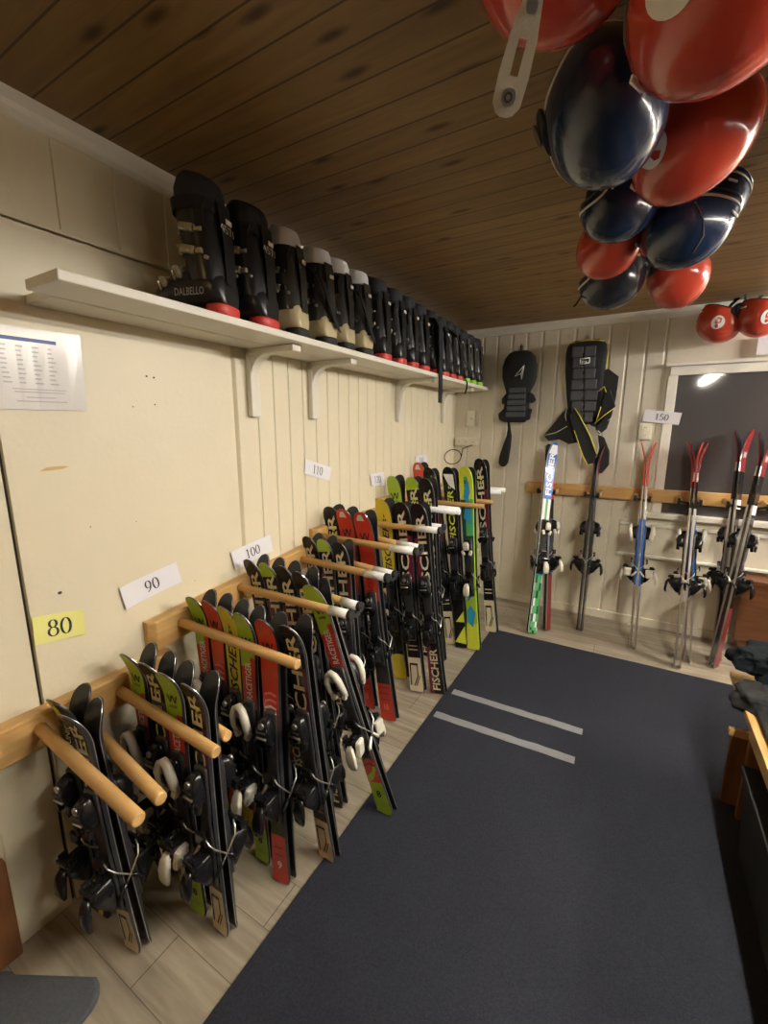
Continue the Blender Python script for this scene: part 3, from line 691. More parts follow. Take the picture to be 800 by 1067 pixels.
# ------------------------------------------------------------------ ski boots
def boot(kind):
    """toe along +x, heel at x=0, sole on z=0"""
    shellk, cuffk, linerk, solek = {'red': ('bootblack', 'bootblack', 'bootliner', 'bootred'), 'cream': ('bootcream', 'bootgrey', 'linerwhite', 'rubber'), 'green': ('bootblack', 'bootgrey', 'bootliner', 'bootgreen')}[kind]
    parts = []
    mb = MB(); rings = []
    for x, w, h in ((.002, .024, .075), (.010, .034, .105), (.04, .041, .140), (.09, .043, .150), (.13, .044, .125), (.17, .047, .100), (.21, .046, .083), (.24, .038, .066), (.258, .022, .05)):
        r = []
        for j in range(16):
            a = 2*PI*j/16; c, s_ = math.cos(a), math.sin(a); r.append((x, w*math.copysign(abs(c)**.7, c), .022 + h/2*(1+math.copysign(abs(s_)**.75, s_))*.93))
        rings.append(r)
    mb.loft(rings, shellk); shell = mb.mesh('shell'); kids = []
    for xb, zb in ((.135, .118), (.185, .092)):
        m2 = MB(); m2.box((xb, .044, zb), (.018, .010, .034), 'buckle', Matrix.Rotation(-.5, 4, 'X'), .003); m2.tube([(xb+.012, .046, zb-.02), (xb+.012, .052, zb), (xb+.008, .045, zb+.02)], .003, 'buckle', 6); m2.ribbon([(xb, .046, zb-.012), (xb, .032, zb+.022), (xb, 0, zb+.034), (xb, -.03, zb+.02)], (1, 0, 0), .012, .003, 'buckle'); kids.append(('buckle', m2.mesh('buckle'), None))
    parts.append(('shell', shell, None, kids))
    mb = MB(); rings = []
    for z, cx, rx, ry in ((.095, .066, .062, .045), (.13, .068, .064, .048), (.18, .074, .063, .049), (.24, .082, .064, .050), (.29, .088, .067, .052), (.312, .090, .068, .053)): rings.append(ellipse(cx, 0, rx, ry, z, 22, 2.3))
    inner = [(p[0]*.94+.005, p[1]*.92, p[2]-.004) for p in rings[-1]]
    mb.loft(rings + [inner], cuffk, cap=False); mb.loft([[(.0, y, z) for y, z in ((-.016, .09), (.016, .09), (.016, .10), (-.016, .10))], [(.002, y, z) for y, z in ((-.018, .20), (.018, .20), (.018, .21), (-.018, .21))], [(.016, y, z) for y, z in ((-.02, .318), (.02, .318), (.02, .326), (-.02, .326))]], cuffk, smooth=False)
    cuff = mb.mesh('cuff'); kids = []
    for zb in (.175, .235):
        m2 = MB(); m2.box((.088, .052, zb), (.046, .010, .022), 'buckle', Matrix.Rotation(-.2, 4, 'Y'), .004); m2.box((.052, .051, zb-.006), (.02, .008, .014), 'bootblack' if kind == 'cream' else 'buckle', None, .002); m2.tube([(.075, .057, zb-.012), (.095, .062, zb), (.118, .054, zb+.010)], .0035, 'buckle', 6)
        m2.ribbon([(.115, .047, zb), (.14, .029, zb+.006), (.148, 0, zb+.008), (.13, -.035, zb+.006)], (0, 0, 1), .014, .004, 'buckle'); kids.append(('buckle', m2.mesh('buckle'), None))
    m2 = MB(); m2.tube([(.03, .047, .15), (.03, .053, .15)], .006, 'steel', 10); kids.append(('rivet', m2.mesh('rivet'), None)); m2 = MB(); m2.tube([(.03, -.047, .15), (.03, -.053, .15)], .006, 'steel', 10); kids.append(('rivet', m2.mesh('rivet'), None)); m2 = MB(); m2.box((-.001, 0, .27), (.004, .018, .014), 'bwhite', None, .001); kids.append(('size_tag', m2.mesh('size_tag'), None))
    parts.append(('cuff', cuff, None, kids))
    mb = MB(); rings = []
    for z, cx, rx, ry in ((.26, .086, .060, .046), (.318, .090, .066, .051), (.345, .090, .066, .051), (.375, .086, .060, .046), (.392, .082, .050, .038), (.396, .082, .038, .028), (.36, .082, .03, .02)):
        rings.append([(p[0], p[1], p[2] + .012*(p[0]-cx)/rx*(1 if z > .3 else 0)) for p in ellipse(cx, 0, rx, ry, z, 20, 2.2)])
    mb.loft(rings, lambda i, j: 'hliner' if i > 3 else linerk); parts.append(('liner', mb.mesh('liner'), 'pale liner collar' if kind == 'cream' else None, []))
    mb = MB()
    rings = [ellipse(cx, 0, rx, ry, z, 20, 2.6) for z, cx, rx, ry in ((.283, .088, .070, .055), (.318, .091, .071, .056))]
    mb.loft(rings, 'strap', cap=False); mb.ribbon([(.03, .056, .30), (.035, .062, .27), (.03, .064, .225)], (1, 0, 0), .028, .003, 'strap'); parts.append(('power_strap', mb.mesh('power_strap'), None, []))
    mb = MB()
    for cx, rx, ry in ((.036, .040, .036), (.208, .058, .046)):
        mb.loft([ellipse(cx, 0, rx*k, ry*k, z, 24, 2.8) for z, k in ((0, .94), (.003, 1), (.026, 1.02), (.031, .98))], solek)
    mb.box((.112, 0, .016), (.08, .06, .02), 'rubber'); parts.append(('sole', mb.mesh('sole'), {'red': 'red sole', 'green': 'green sole', 'cream': None}[kind], []))
    return parts
BOOT = {k: boot(k) for k in ('red', 'cream', 'green')}
ys = [(1.01, 'red', 18, .985), (1.185, 'red', 12, .985), (1.355, 'cream', 10, .97), (1.525, 'cream', -4, .96), (1.67, 'cream', 5, .96), (1.815, 'cream', -4, .96),
      (2.0, 'red', 0, 1.), (2.17, 'red', 0, .99), (2.325, 'red', 2, .99), (2.475, 'red', -2, .98), (2.655, 'red', 2, .98), (2.79, 'red', -3, .97), (2.93, 'red', 1, .97), (3.06, 'red', -2, .96), (3.22, 'green', 0, .96), (3.37, 'green', 2, .95), (3.53, 'green', -2, .95)]
names = ['black ski boot with red heel and brassy buckles at the near end of the shelf', 'black ski boot with red heel, second from the near end of the shelf',
         'cream-heeled smoky ski boot with two pale buckles, nearest of the four cream ones', 'cream-heeled ski boot, second nearest of the four cream ones', 'cream-heeled ski boot, third nearest of the four cream ones', 'cream-heeled ski boot, farthest of the four cream ones'] + \
        [f'black ski boot with red heel, {ORD[i]} one past the cream-heeled boots' for i in range(8)] + [f'black ski boot with green heel, {w} of the three in the far corner' for w in ('nearest', 'middle one', 'farthest')]
for (y, kind, rz, sc), lab in zip(ys, names):
    T = Matrix.Translation((XW+.288, y, SZ+.0005)) @ Matrix.Rotation(math.radians(180+rz), 4, 'Z') @ Matrix.Diagonal((sc, sc*(1.62 if y < 1.3 else 1.32), sc, 1))
    o = empty('ski_boot', T, lab, 'ski boot', 'ski boots on the wall shelf'); place(o, BOOT[kind])
# boot lettering on the nearest boot
b0 = [o for o in COL.objects if o.get('label') == names[0]][0]; b1 = [o for o in COL.objects if o.get('label') == names[1]][0]
def shell_text(root, txt, f, key):
    g = MB(); vs, fs = text_geo(txt, 0, .005); n = g.add([f(*v) for v in vs])
    for q in fs: g.face([n+i for i in q], key)
    o = link('lettering', g.mesh('lettering'), [c for c in root.children if c.name.startswith('shell')][0])
shell_text(b0, 'DALBELLO', lambda u, v: (.150-.10*u, .0470, .052+.022*v), 'inkgrey')
for b in (b0, b1):
    g = MB(); vs, fs = text_geo('457/', 0, .0); n = g.add([(.0 + .0035*0 - .0012 + .006*(v[1]), .026-.052*v[0]*.9, .235+.026*v[1]) for v in vs])
    for q in fs: g.face([n+i for i in q], 'bwhite')
    link('size_marking', g.mesh('size_marking'), [c for c in b.children if c.name.startswith('cuff')][0])
# loose straps hanging in front of the shelf edge
def hanging_strap(pts, w, lab, side=(0, 1, 0), key='strap'):
    mb = MB(); mb.ribbon(pts, side, w, .004, key); tag(link('boot_strap', mb.mesh('boot_strap')), lab, 'strap', 'webbing straps hanging at the boots')
hanging_strap([(XW+.27, 2.62, 2.17), (XW+.298, 2.63, 2.12), (XW+.305, 2.63, 1.95), (XW+.308, 2.63, 1.84), (XW+.31, 2.625, 1.66)], .055, 'long black webbing strap hanging straight down past the shelf edge')
for y0, lab in ((1.45, 'black strap slanting over the second cream-heeled boot'), (1.735, 'black strap slanting over the fourth cream-heeled boot')):
    hanging_strap([(XW+.24, y0-.03, 2.13), (XW+.296, y0+.0, 2.07), (XW+.302, y0+.05, 1.98), (XW+.300, y0+.10, 1.90)], .036, lab, (0, 1, -.4))
for y0, lab in ((2.70, 'black strap slanting down between red-heeled boots beside the long hanging strap'), (2.90, 'black strap slanting down over red-heeled boots before the green-heeled ones')):
    hanging_strap([(XW+.25, y0-.02, 2.15), (XW+.298, y0+.02, 2.11), (XW+.304, y0+.12, 2.02), (XW+.304, y0+.22, 1.93)], .045, lab, (0, 1, -.6))
hanging_strap([(XW+.29, 3.13, 1.86), (XW+.305, 3.13, 1.83), (XW+.308, 3.12, 1.79), (XW+.31, 3.08, 1.745)], .02, 'short dark strap end hanging below the shelf near the far corner', (0, 1, 0), 'bblack')

# ------------------------------------------------------------------ signs
def sign(num, q, key, lab, x=.004, hfrac=.5):
    """q: four (y,z) corners on the left wall, clockwise from top left"""
    mb = MB(); rings = []
    P = lambda u, v, o: (XW+o, *( (q[0][k]*(1-u)+q[1][k]*u)*(1-v)+(q[3][k]*(1-u)+q[2][k]*u)*v for k in (0, 1)))
    cur = lambda u: x + .004*(2*u-1)**2
    for i in range(7): u = i/6; rings.append([P(u, 0, cur(u)), P(u, 1, cur(u)), P(u, 1, cur(u)+.0008), P(u, 0, cur(u)+.0008)])
    mb.loft(rings, key, smooth=False); o = tag(link('number_sign', mb.mesh('number_sign')), lab, 'sign', 'size signs above the racks')
    number_on(o, num, lambda u, v: P(u, v, cur(u)+.0016), hfrac, math.dist(q[0], q[1])/math.dist(q[0], q[3]))
def number_on(o, num, f, h, asp):
    g = MB(); qs, W = number_quads(num); w = W*h/asp
    for q in qs:
        n = g.add([f(.5-w/2+w*p[0]/W, .5+h/2-h*p[1]) for p in q]); g.face(range(n, n+4), 'ink')
    link('number', g.mesh('number'), o)
sign('80', [(.479, .976), (.608, .952), (.603, .872), (.475, .893)], 'yellowpaper', 'yellow paper sign reading 80 on the left wall', hfrac=.62)
sign('90', [(.718, .985), (.924, 1.016), (.940, .937), (.732, .905)], 'paper', 'white paper sign reading 90 on the left wall', hfrac=.52)
sign('100', [(1.17, .992), (1.396, 1.018), (1.412, .938), (1.188, .910)], 'paper', 'white paper sign reading 100 on the left wall', hfrac=.52)
sign('110', [(1.659, 1.349), (1.869, 1.291), (1.85, 1.222), (1.650, 1.276)], 'paper', 'white paper sign reading 110 on the left wall', hfrac=.6)
sign('120', [(2.27, 1.219), (2.437, 1.218), (2.445, 1.130), (2.282, 1.143)], 'paper', 'white paper sign reading 120 on the left wall', hfrac=.55)
sign('130', [(2.905, 1.298), (3.11, 1.297), (3.115, 1.219), (2.924, 1.224)], 'paper', 'white paper sign reading 130 on the left wall', hfrac=.55)
mb = MB(); c150 = [(.031, 1.640), (.253, 1.612), (.243, 1.530), (.022, 1.556)]
P = lambda u, v, o: ((c150[0][0]*(1-u)+c150[1][0]*u)*(1-v)+(c150[3][0]*(1-u)+c150[2][0]*u)*v, YB-o, (c150[0][1]*(1-u)+c150[1][1]*u)*(1-v)+(c150[3][1]*(1-u)+c150[2][1]*u)*v)
n = mb.add([P(u, v, o) for o in (.026, .027) for u, v in ((0, 0), (1, 0), (1, 1), (0, 1))])
for f in ((0, 1, 2, 3), (7, 6, 5, 4), (0, 4, 5, 1), (1, 5, 6, 2), (2, 6, 7, 3), (3, 7, 4, 0)): mb.face([n+i for i in f], 'paper')
o = tag(link('number_sign', mb.mesh('number_sign')), 'white paper sign reading 150 on the back wall', 'sign', 'size signs above the racks')
number_on(o, '150', lambda u, v: P(u, v, .0278), .52, 2.6)
# laminated table on the left wall
mb = MB(); q = [(.30, 1.749), (.694, 1.757), (.689, 1.547), (.30, 1.541)]
PQ = lambda u, v, o: (XW+o, *((q[0][k]*(1-u)+q[1][k]*u)*(1-v)+(q[3][k]*(1-u)+q[2][k]*u)*v for k in (0, 1)))
rings = [[PQ(u, 0, .003+.003*math.sin(u*5)**2), PQ(u, 1, .003+.004*math.sin(u*4)**2), PQ(u, 1, .0045+.004*math.sin(u*4)**2), PQ(u, 0, .0045+.003*math.sin(u*5)**2)] for u in [i/10 for i in range(11)]]
mb.loft(rings, 'laminate', smooth=False); pap = tag(link('notice_sheet', mb.mesh('notice_sheet')), 'laminated notice with a blue-headed table taped to the left wall', 'notice')
g = MB()
def bar(u0, u1, v0, v1, key):
    n = g.add([PQ(u, v, .0055+.004*math.sin(u*4.4)**2) for u, v in ((u0, v0), (u1, v0), (u1, v1), (u0, v1))]); g.face((n, n+1, n+2, n+3), key)
bar(.04, .84, .12, .165, 'inkblue')
for r in range(9):
    v = .22 + r*.055
    for c in range(9): bar(.06+c*.09, .06+c*.09+random.uniform(.025, .05), v, v+.018, 'inkgrey')
for v, u1 in ((.74, .87), (.775, .86), (.84, .8), (.89, .87)): bar(.04, u1, v, v+.012, 'inkgrey')
link('printing', g.mesh('printing'), pap)

# ------------------------------------------------------------------ switches, sockets, hooks on the back wall
def wall_box(name, x, z, w, h, lab, cat, marks):
    o = empty(name, (x, YB, z), lab, cat); mb = MB(); mb.box((0, -.016, 0), (w, .032, h), 'plastic', bev=.006); link('case', mb.mesh('case'), o)
    for nm, mx, mz, r in marks:
        m2 = MB(); m2.tube([(mx, -.032, mz), (mx, -.036, mz)], r, 'bwhite' if nm == 'rocker' else 'plastic', 16); m2.tube([(mx-.006, -.0345, mz), (mx-.006, -.0366, mz)], .003, 'gap', 8); m2.tube([(mx+.006, -.0345, mz), (mx+.006, -.0366, mz)], .003, 'gap', 8); link(nm, m2.mesh(nm), o)
wall_box('light_switch', -1.265, 1.585, .075, .14, 'cream upright switch box on the back wall near the left corner', 'switch', [('rocker', .012, .0, .014)])
wall_box('socket_strip', -1.30, 1.385, .20, .07, 'cream row of three wall sockets above the skis in the left corner', 'socket', [('socket', -.065, 0, .024), ('socket', 0, 0, .024), ('socket', .065, 0, .024)])
wall_box('wall_socket', .045, 1.485, .08, .12, 'white double socket half hidden behind ski tips under the 150 sign', 'socket', [('socket', 0, .028, .022), ('socket', 0, -.028, .022)])
mb = MB(); mb.tube([(-1.33+.075*math.cos(a), 3.45+.02*math.sin(a), 1.265+.06*math.sin(a)) for a in [i*PI/8 for i in range(17)]] + [(-1.28, 3.55, 1.33), (-1.24, 3.69, 1.36)], .004, 'bblack', 6)
tag(link('cable_loop', mb.mesh('cable_loop')), 'thin black cable loop over the corner skis below the sockets', 'cable')
def hook(x, z, lab):
    o = empty('coat_hook', (x, YB, z), lab, 'hook', 'hooks on the back wall'); mb = MB(); mb.box((0, -.004, 0), (.02, .008, .05), 'steel', bev=.002); link('plate', mb.mesh('plate'), o)
    mb = MB(); mb.tube([(0, -.006, .012), (0, -.04, .0), (0, -.055, .012), (0, -.055, .035)], .0035, 'steel', 8); mb.tube([(0, -.006, -.012), (0, -.035, -.03), (0, -.05, -.022)], .0035, 'steel', 8); link('prong', mb.mesh('prong'), o)
hook(-.865, 2.13, 'small metal hook holding the plain black back protector'); hook(-.385, 2.165, 'small metal hook holding the yellow-piped back protector')

# ------------------------------------------------------------------ back protectors
def body(mb, secs, y0, key, n=24, p=2.4):
    rings = [[(q[0], q[1], z) for q in ellipse(cx, y0-d/2, w, d/2, z, n, p)] for z, cx, w, d in secs]
    mb.loft(rings, key)
FY = YB - .058
o = empty('back_protector', (-.86, FY, 1.55), 'plain black back protector with white triangle mark and dangling strap', 'back protector', 'back protectors on the back wall'); T = Matrix.Translation((-.86, FY, 1.55)).inverted()
mb = MB(); body(mb, [(2.105, -.862, .05, .03), (2.09, -.862, .085, .045), (2.05, -.86, .118, .06), (1.98, -.858, .138, .07), (1.90, -.856, .136, .07), (1.84, -.855, .118, .06), (1.79, -.86, .098, .05), (1.70, -.865, .098, .05), (1.62, -.868, .108, .055), (1.575, -.868, .100, .05), (1.55, -.868, .07, .03)], FY, 'fabric'); child('back_pad', mb, o, T)
mb = MB()
for k in range(5): z = 1.80-.047*k; mb.box((-.862-.001*k, FY-.055, z), (.13+.006*k, .014, .038), 'foam', bev=.006)
child('spine_plate', mb, o, T, 'ribbed spine plates')
for pts, nm in (([(-.955, 1.78), (-.985, 1.74), (-.985, 1.70), (-.95, 1.69)], 'a'), ([(-.955, 1.67), (-1.01, 1.62), (-1.0, 1.57), (-.945, 1.55), (-.92, 1.60)], 'b'), ([(-.775, 1.79), (-.735, 1.765), (-.715, 1.72), (-.74, 1.70), (-.785, 1.71)], 'c'), ([(-.775, 1.66), (-.74, 1.655), (-.75, 1.61), (-.755, 1.57), (-.80, 1.565)], 'd')):
    mb = MB(); mb.prism(pts, FY-.045, FY-.015, 'fabric', .008); child('side_strap', mb, o, T)
mb = MB(); rings = []
for z, x, w in ((1.57, -.925, .012), (1.50, -.915, .012), (1.44, -.912, .022), (1.36, -.925, .034), (1.27, -.942, .042), (1.22, -.948, .040), (1.195, -.95, .026), (1.188, -.95, .012)): rings.append([(q[0], q[1], z) for q in ellipse(x, FY-.025, w, .008, z, 12)])
mb.loft(rings, 'strap'); child('hanging_strap', mb, o, T)
mb = MB(); A, B_, C_ = (-.815, 1.985), (-.885, 1.905), (-.835, 1.925); D_ = (-.83, 1.88)
yl = FY-.0735
mb.tube([(p[0], yl, p[1]) for p in (A, B_, C_, A)], .0028, 'snow', 6); mb.tube([(p[0], yl, p[1]) for p in (A, D_, C_)], .0028, 'snow', 6); child('emblem', mb, o, T, 'white open triangle mark')
mb = MB(); mb.tube([(-.862, FY-.02, 2.09), (-.864, FY-.003, 2.125), (-.866, FY-.002, 2.15)], .005, 'strap', 6); child('hanger_loop', mb, o, T)

o = empty('back_protector', (-.38, FY, 1.5), 'black and grey back protector with yellow piping and open waist belt', 'back protector', 'back protectors on the back wall'); T = Matrix.Translation((-.38, FY, 1.5)).inverted()
cx = -.385
mb = MB(); body(mb, [(2.14, cx, .085, .03), (2.128, cx, .112, .045), (2.10, cx, .132, .055), (2.05, cx, .14, .06), (1.92, cx+.002, .135, .06), (1.82, cx+.01, .13, .06), (1.72, cx+.02, .128, .055), (1.62, cx+.03, .12, .05), (1.55, cx+.03, .10, .04), (1.535, cx+.03, .06, .03)], FY, 'fabric', p=3.2); child('back_pad', mb, o, T)
mb = MB()
for k in range(7):
    z = 2.055-.078*k; w = (.082, .078, .078, .088, .094, .086, .066)[k]
    for sx in (-1, 1): mb.box((cx-.012+.006*k+sx*w/2, FY-.058, z), (w-.004, .022, .074), 'foam', bev=.009)
for k in range(8): mb.box((cx-.012+.0055*k, FY-.071, 2.03-.062*k), (.008, .004, .028), 'bblack')
child('spine_plate', mb, o, T, 'grey foam spine plates')
mb = MB(); zc, xc = 1.985, cx+.0
for a, b in (((-.03, -.018), (.032, -.012)), ((.032, -.012), (.030, .022)), ((.030, .022), (-.032, .018)), ((-.032, .018), (-.03, -.018))): mb.tube([(xc+a[0], FY-.072, zc+a[1]), (xc+b[0], FY-.072, zc+b[1])], .004, 'snow', 6)
for a in (-.015, -.004, .008): mb.box((xc+a, FY-.071, zc-.004), (.008, .003, .012), 'snow')
child('emblem', mb, o, T, 'white outlined rectangle mark')
flaps = [([(-.49, 1.66), (-.44, 1.60), (-.40, 1.48), (-.38, 1.40), (-.45, 1.385), (-.52, 1.42), (-.60, 1.405), (-.64, 1.45), (-.58, 1.53)], -.030, 'fabric', 'waist_belt'),
         ([(-.275, 1.90), (-.23, 1.93), (-.155, 1.87), (-.16, 1.72), (-.175, 1.60), (-.20, 1.50), (-.245, 1.46), (-.275, 1.50), (-.28, 1.62)], -.030, 'fabric', 'waist_belt'),
         ([(-.46, 1.60), (-.425, 1.66), (-.385, 1.60), (-.30, 1.45), (-.245, 1.32), (-.262, 1.245), (-.30, 1.23), (-.34, 1.30), (-.42, 1.48)], -.066, 'fabric', 'shoulder_strap'),
         ([(-.275, 1.52), (-.235, 1.76), (-.20, 1.78), (-.155, 1.66), (-.19, 1.62), (-.30, 1.53)], -.06, 'strap', 'shoulder_strap'),
         ([(-.255, 1.46), (-.21, 1.44), (-.165, 1.34), (-.16, 1.24), (-.20, 1.175), (-.24, 1.17), (-.255, 1.25), (-.235, 1.36)], -.036, 'fabric', 'strap_pad')]
for poly, yo, key, nm in flaps:
    mb = MB(); mb.prism(poly, FY+yo-.016, FY+yo+.006, key, .006); child(nm, mb, o, T)
mb = MB(); yy = FY-.085
for pts in ([(-.425, 1.655), (-.385, 1.595), (-.30, 1.445), (-.248, 1.32)], [(-.415, 1.49), (-.34, 1.30), (-.302, 1.235), (-.265, 1.245)]): mb.tube([(x, yy, z) for x, z in pts], .004, 'piping', 6)
for pts, y2 in (([(cx-.115, 2.122), (cx, 2.135), (cx+.115, 2.122)], FY-.04), ([(cx-.135, 1.95), (cx-.152, 1.91), (cx-.15, 1.85), (cx-.132, 1.80)], FY-.035), ([(cx+.142, 2.10), (cx+.144, 1.95), (cx+.14, 1.90)], FY-.03), ([(-.275, 1.77), (-.24, 1.80), (-.225, 1.76)], FY-.078), ([(-.27, 1.56), (-.25, 1.66)], FY-.078), ([(-.28, 1.54), (-.22, 1.60), (-.16, 1.65)], FY-.078)): mb.tube([(x, y2, z) for x, z in pts], .0038, 'piping', 6)
child('piping', mb, o, T, 'yellow piping')
mb = MB()
for pts in ([(-.63, 1.45), (-.55, 1.47), (-.47, 1.52)], [(-.485, 1.66), (-.49, 1.60), (-.48, 1.56)], [(-.20, 1.56), (-.17, 1.58)], [(-.26, 1.49), (-.235, 1.47)]): mb.tube([(x, FY-.05, z) for x, z in pts], .003, 'bwhite', 6)
child('belt_edge', mb, o, T, 'grey belt edging')

# ------------------------------------------------------------------ helmets
def helmet_parts(key, emblem=True, stripe=False, clip=False, a=.132, b=.108, c=.125):
    """upright helmet: +y front, +z crown, rim below"""
    parts = []; NF, NT = 40, 14
    def thmax(p):       # p = angle from front
        p = (p+PI) % (2*PI) - PI; f = math.cos(p)
        base = 98 + 22*(1-f)/2
        ear = 24*math.exp(-((abs(p)-1.75)/.42)**2)
        return math.radians(base + ear - (6*math.exp(-(p/.7)**2)))
    def pt(p, th, k=1.):
        ridge = 1 + .012*math.cos(6*p)*math.sin(th)**2
        return Vector((b*k*ridge*math.sin(th)*math.sin(p), a*k*ridge*math.sin(th)*math.cos(p)*(1.03 if math.cos(p) < 0 else 1), c*k*math.cos(th) - .018*max(0, math.cos(p))*math.sin(th)**6))
    mb = MB(); out = []
    for i in range(1, NT+1): out.append([pt(2*PI*j/NF-PI, thmax(2*PI*j/NF-PI)*i/NT) for j in range(NF)])
    lip = [pt(2*PI*j/NF-PI, thmax(2*PI*j/NF-PI)*1.01, .95) for j in range(NF)]
    mb.loft(out + [lip], key, cap=False); n = len(mb.v); mb.add([pt(0, 0)])
    for j in range(NF): mb.face((n, j, (j+1) % NF), key, True)
    shell = mb.mesh('shell'); kids = []
    mb = MB()                                    # pale rim line
    mb.tube([pt(2*PI*j/NF-PI, thmax(2*PI*j/NF-PI)*.995, 1.0) for j in range(NF+1)], .0032, 'charcoal', 6, cap=False); kids.append(('rim', mb.mesh('rim'), None))
    if emblem:
        for sx in (-1, 1):
            mb = MB(); P0, T0_ = sx*1.35, 1.12
            def on(u, v, e): return pt(P0 + u/.118, T0_ - v/.12, 1.0 + e)
            rr = [[on(r*math.cos(t), r*math.sin(t), .012) for t in [2*PI*k/24 for k in range(24)]] for r in (.012, .024, .036)]
            mb.loft(rr, 'snow', cap=False); n = len(mb.v); mb.add([on(0, 0, .012)])
            for k in range(24): mb.face((n, k, (k+1) % 24), 'snow')
            for poly in ([(-.018, -.022), (.0, -.028), (.012, -.012), (.006, .004), (-.010, .010), (-.020, -.004)], [(-.004, .012), (.008, .006), (.022, .014), (.014, .026), (.002, .024)]):
                m = mb.add([on(x, y, .020) for x, y in poly]); mb.face(range(m, m+len(poly)), key)
            kids.append(('emblem', mb.mesh('emblem'), 'white round emblem'))
    mb = MB(); q = pt(0, 1.25, 1.01); mb.box(q, (.03, .004, .012), 'snow', Matrix.Rotation(-.3, 4, 'X'), .001); kids.append(('badge', mb.mesh('badge'), 'small pale front badge'))
    parts.append(('shell', shell, None, kids))
    mb = MB(); inn = [[pt(2*PI*j/NF-PI, thmax(2*PI*j/NF-PI)*min(1.02, i/NT*1.02), .925) for j in range(NF)] for i in range(1, NT+1)]
    mb.loft(inn, 'hliner', cap=False); n = len(mb.v); mb.add([pt(0, 0, .92)])
    for j in range(NF): mb.face((n, j, (j+1) % NF), 'hliner', True)
    parts.append(('liner', mb.mesh('liner'), None, []))
    for sx in (-1, 1):
        mb = MB(); rings = []
        for i, (z, w) in enumerate(((-.030, .034), (-.055, .040), (-.085, .038), (-.105, .026), (-.112, .012))): rings.append([(sx*(.100-.004*i)+q[1], -.012+q[0], z) for q in ellipse(0, 0, w, .011, z, 14)])
        mb.loft(rings, 'hliner'); e = mb.mesh('ear_pad'); k2 = MB(); k2.tube([(sx*.108, -.012, -.07), (sx*.113, -.012, -.07)], .022, 'charcoal', 16); parts.append(('ear_pad', e, None, [('ear_mesh', k2.mesh('ear_mesh'), None)]))
    mb = MB(); pts = [(.098, -.01, -.10), (.075, .005, -.15), (.03, .012, -.19), (-.03, .012, -.19), (-.075, .005, -.15), (-.098, -.01, -.10)]
    mb.ribbon(pts, (0, 1, 0), .018, .003, 'strap'); mb.box((-.045, .012, -.178), (.03, .022, .012), 'bblack', Matrix.Rotation(.5, 4, 'Y'), .003); parts.append(('chin_strap', mb.mesh('chin_strap'), None, []))
    if stripe:
        mb = MB(); mb.ribbon([pt(p_, thmax(p_)*.90, 1.008) for p_ in [2*PI*i/40 for i in range(41)]], (0, 0, 1), .007, .002, 'bwhite'); kids.append(('stripe', mb.mesh('stripe'), 'thin pale rim stripe'))
    if clip:
        mb = MB(); mb.ribbon([pt(PI, thmax(PI)*t, 1.02) for t in (1., .85, .7, .6)], (1, 0, 0), .02, .003, 'strap'); q = pt(PI, thmax(PI)*.68, 1.03); mb.tube([q, q+q.normalized()*.005], .008, 'brass', 12); parts.append(('goggle_clip', mb.mesh('goggle_clip'), None, []))
    return parts
HP = {'hred': helmet_parts('hred'), 'hblue': helmet_parts('hblue', False, True), 'hblack': helmet_parts('hblack', False, True), 'hclip': helmet_parts('hblue', False, True, True), 'hplain': helmet_parts('hred', False)}
def helmet_dir(key, loc, crown, mode, front, sc, lab, group):
    z = Vector(crown).normalized(); front = z.cross(Vector(front)) if mode == 'E' else front; y = Vector(front); y = (y-z*y.dot(z)).normalized(); x = y.cross(z)
    T = Matrix((x*sc, y*sc, z*sc)).transposed().to_4x4(); T.translation = loc
    o = empty('ski_helmet', T, lab, 'helmet', group); place(o, HP[key]); return o
def helmet(key, loc, rx, ry, rz, sc, lab, group):
    R = Matrix.Rotation(math.radians(rz), 4, 'Z') @ Matrix.Rotation(math.radians(ry), 4, 'Y') @ Matrix.Rotation(math.radians(rx), 4, 'X')
    T = Matrix.Translation(loc) @ R @ Matrix.Scale(sc, 4)
    o = empty('ski_helmet', T, lab, 'helmet', group); place(o, HP[key])
    return o
CL = 'helmets hanging in a cluster from the ceiling'
def ray(px, py, d):
    f, p, yw, r = 448., .1926, .5247, .00407
    ri = Vector((math.cos(yw), math.sin(yw), 0)); fw = Vector((-math.sin(yw), math.cos(yw), 0)); up = Vector((0, 0, 1))
    f2 = math.cos(p)*fw - math.sin(p)*up; u2 = math.cos(p)*up + math.sin(p)*fw
    r2 = math.cos(r)*ri + math.sin(r)*u2; u3 = math.cos(r)*u2 - math.sin(r)*ri
    return Vector((0, 0, 1.5)) + ((px-400)/f*r2 - (py-533.5)/f*u3 + f2).normalized()*d
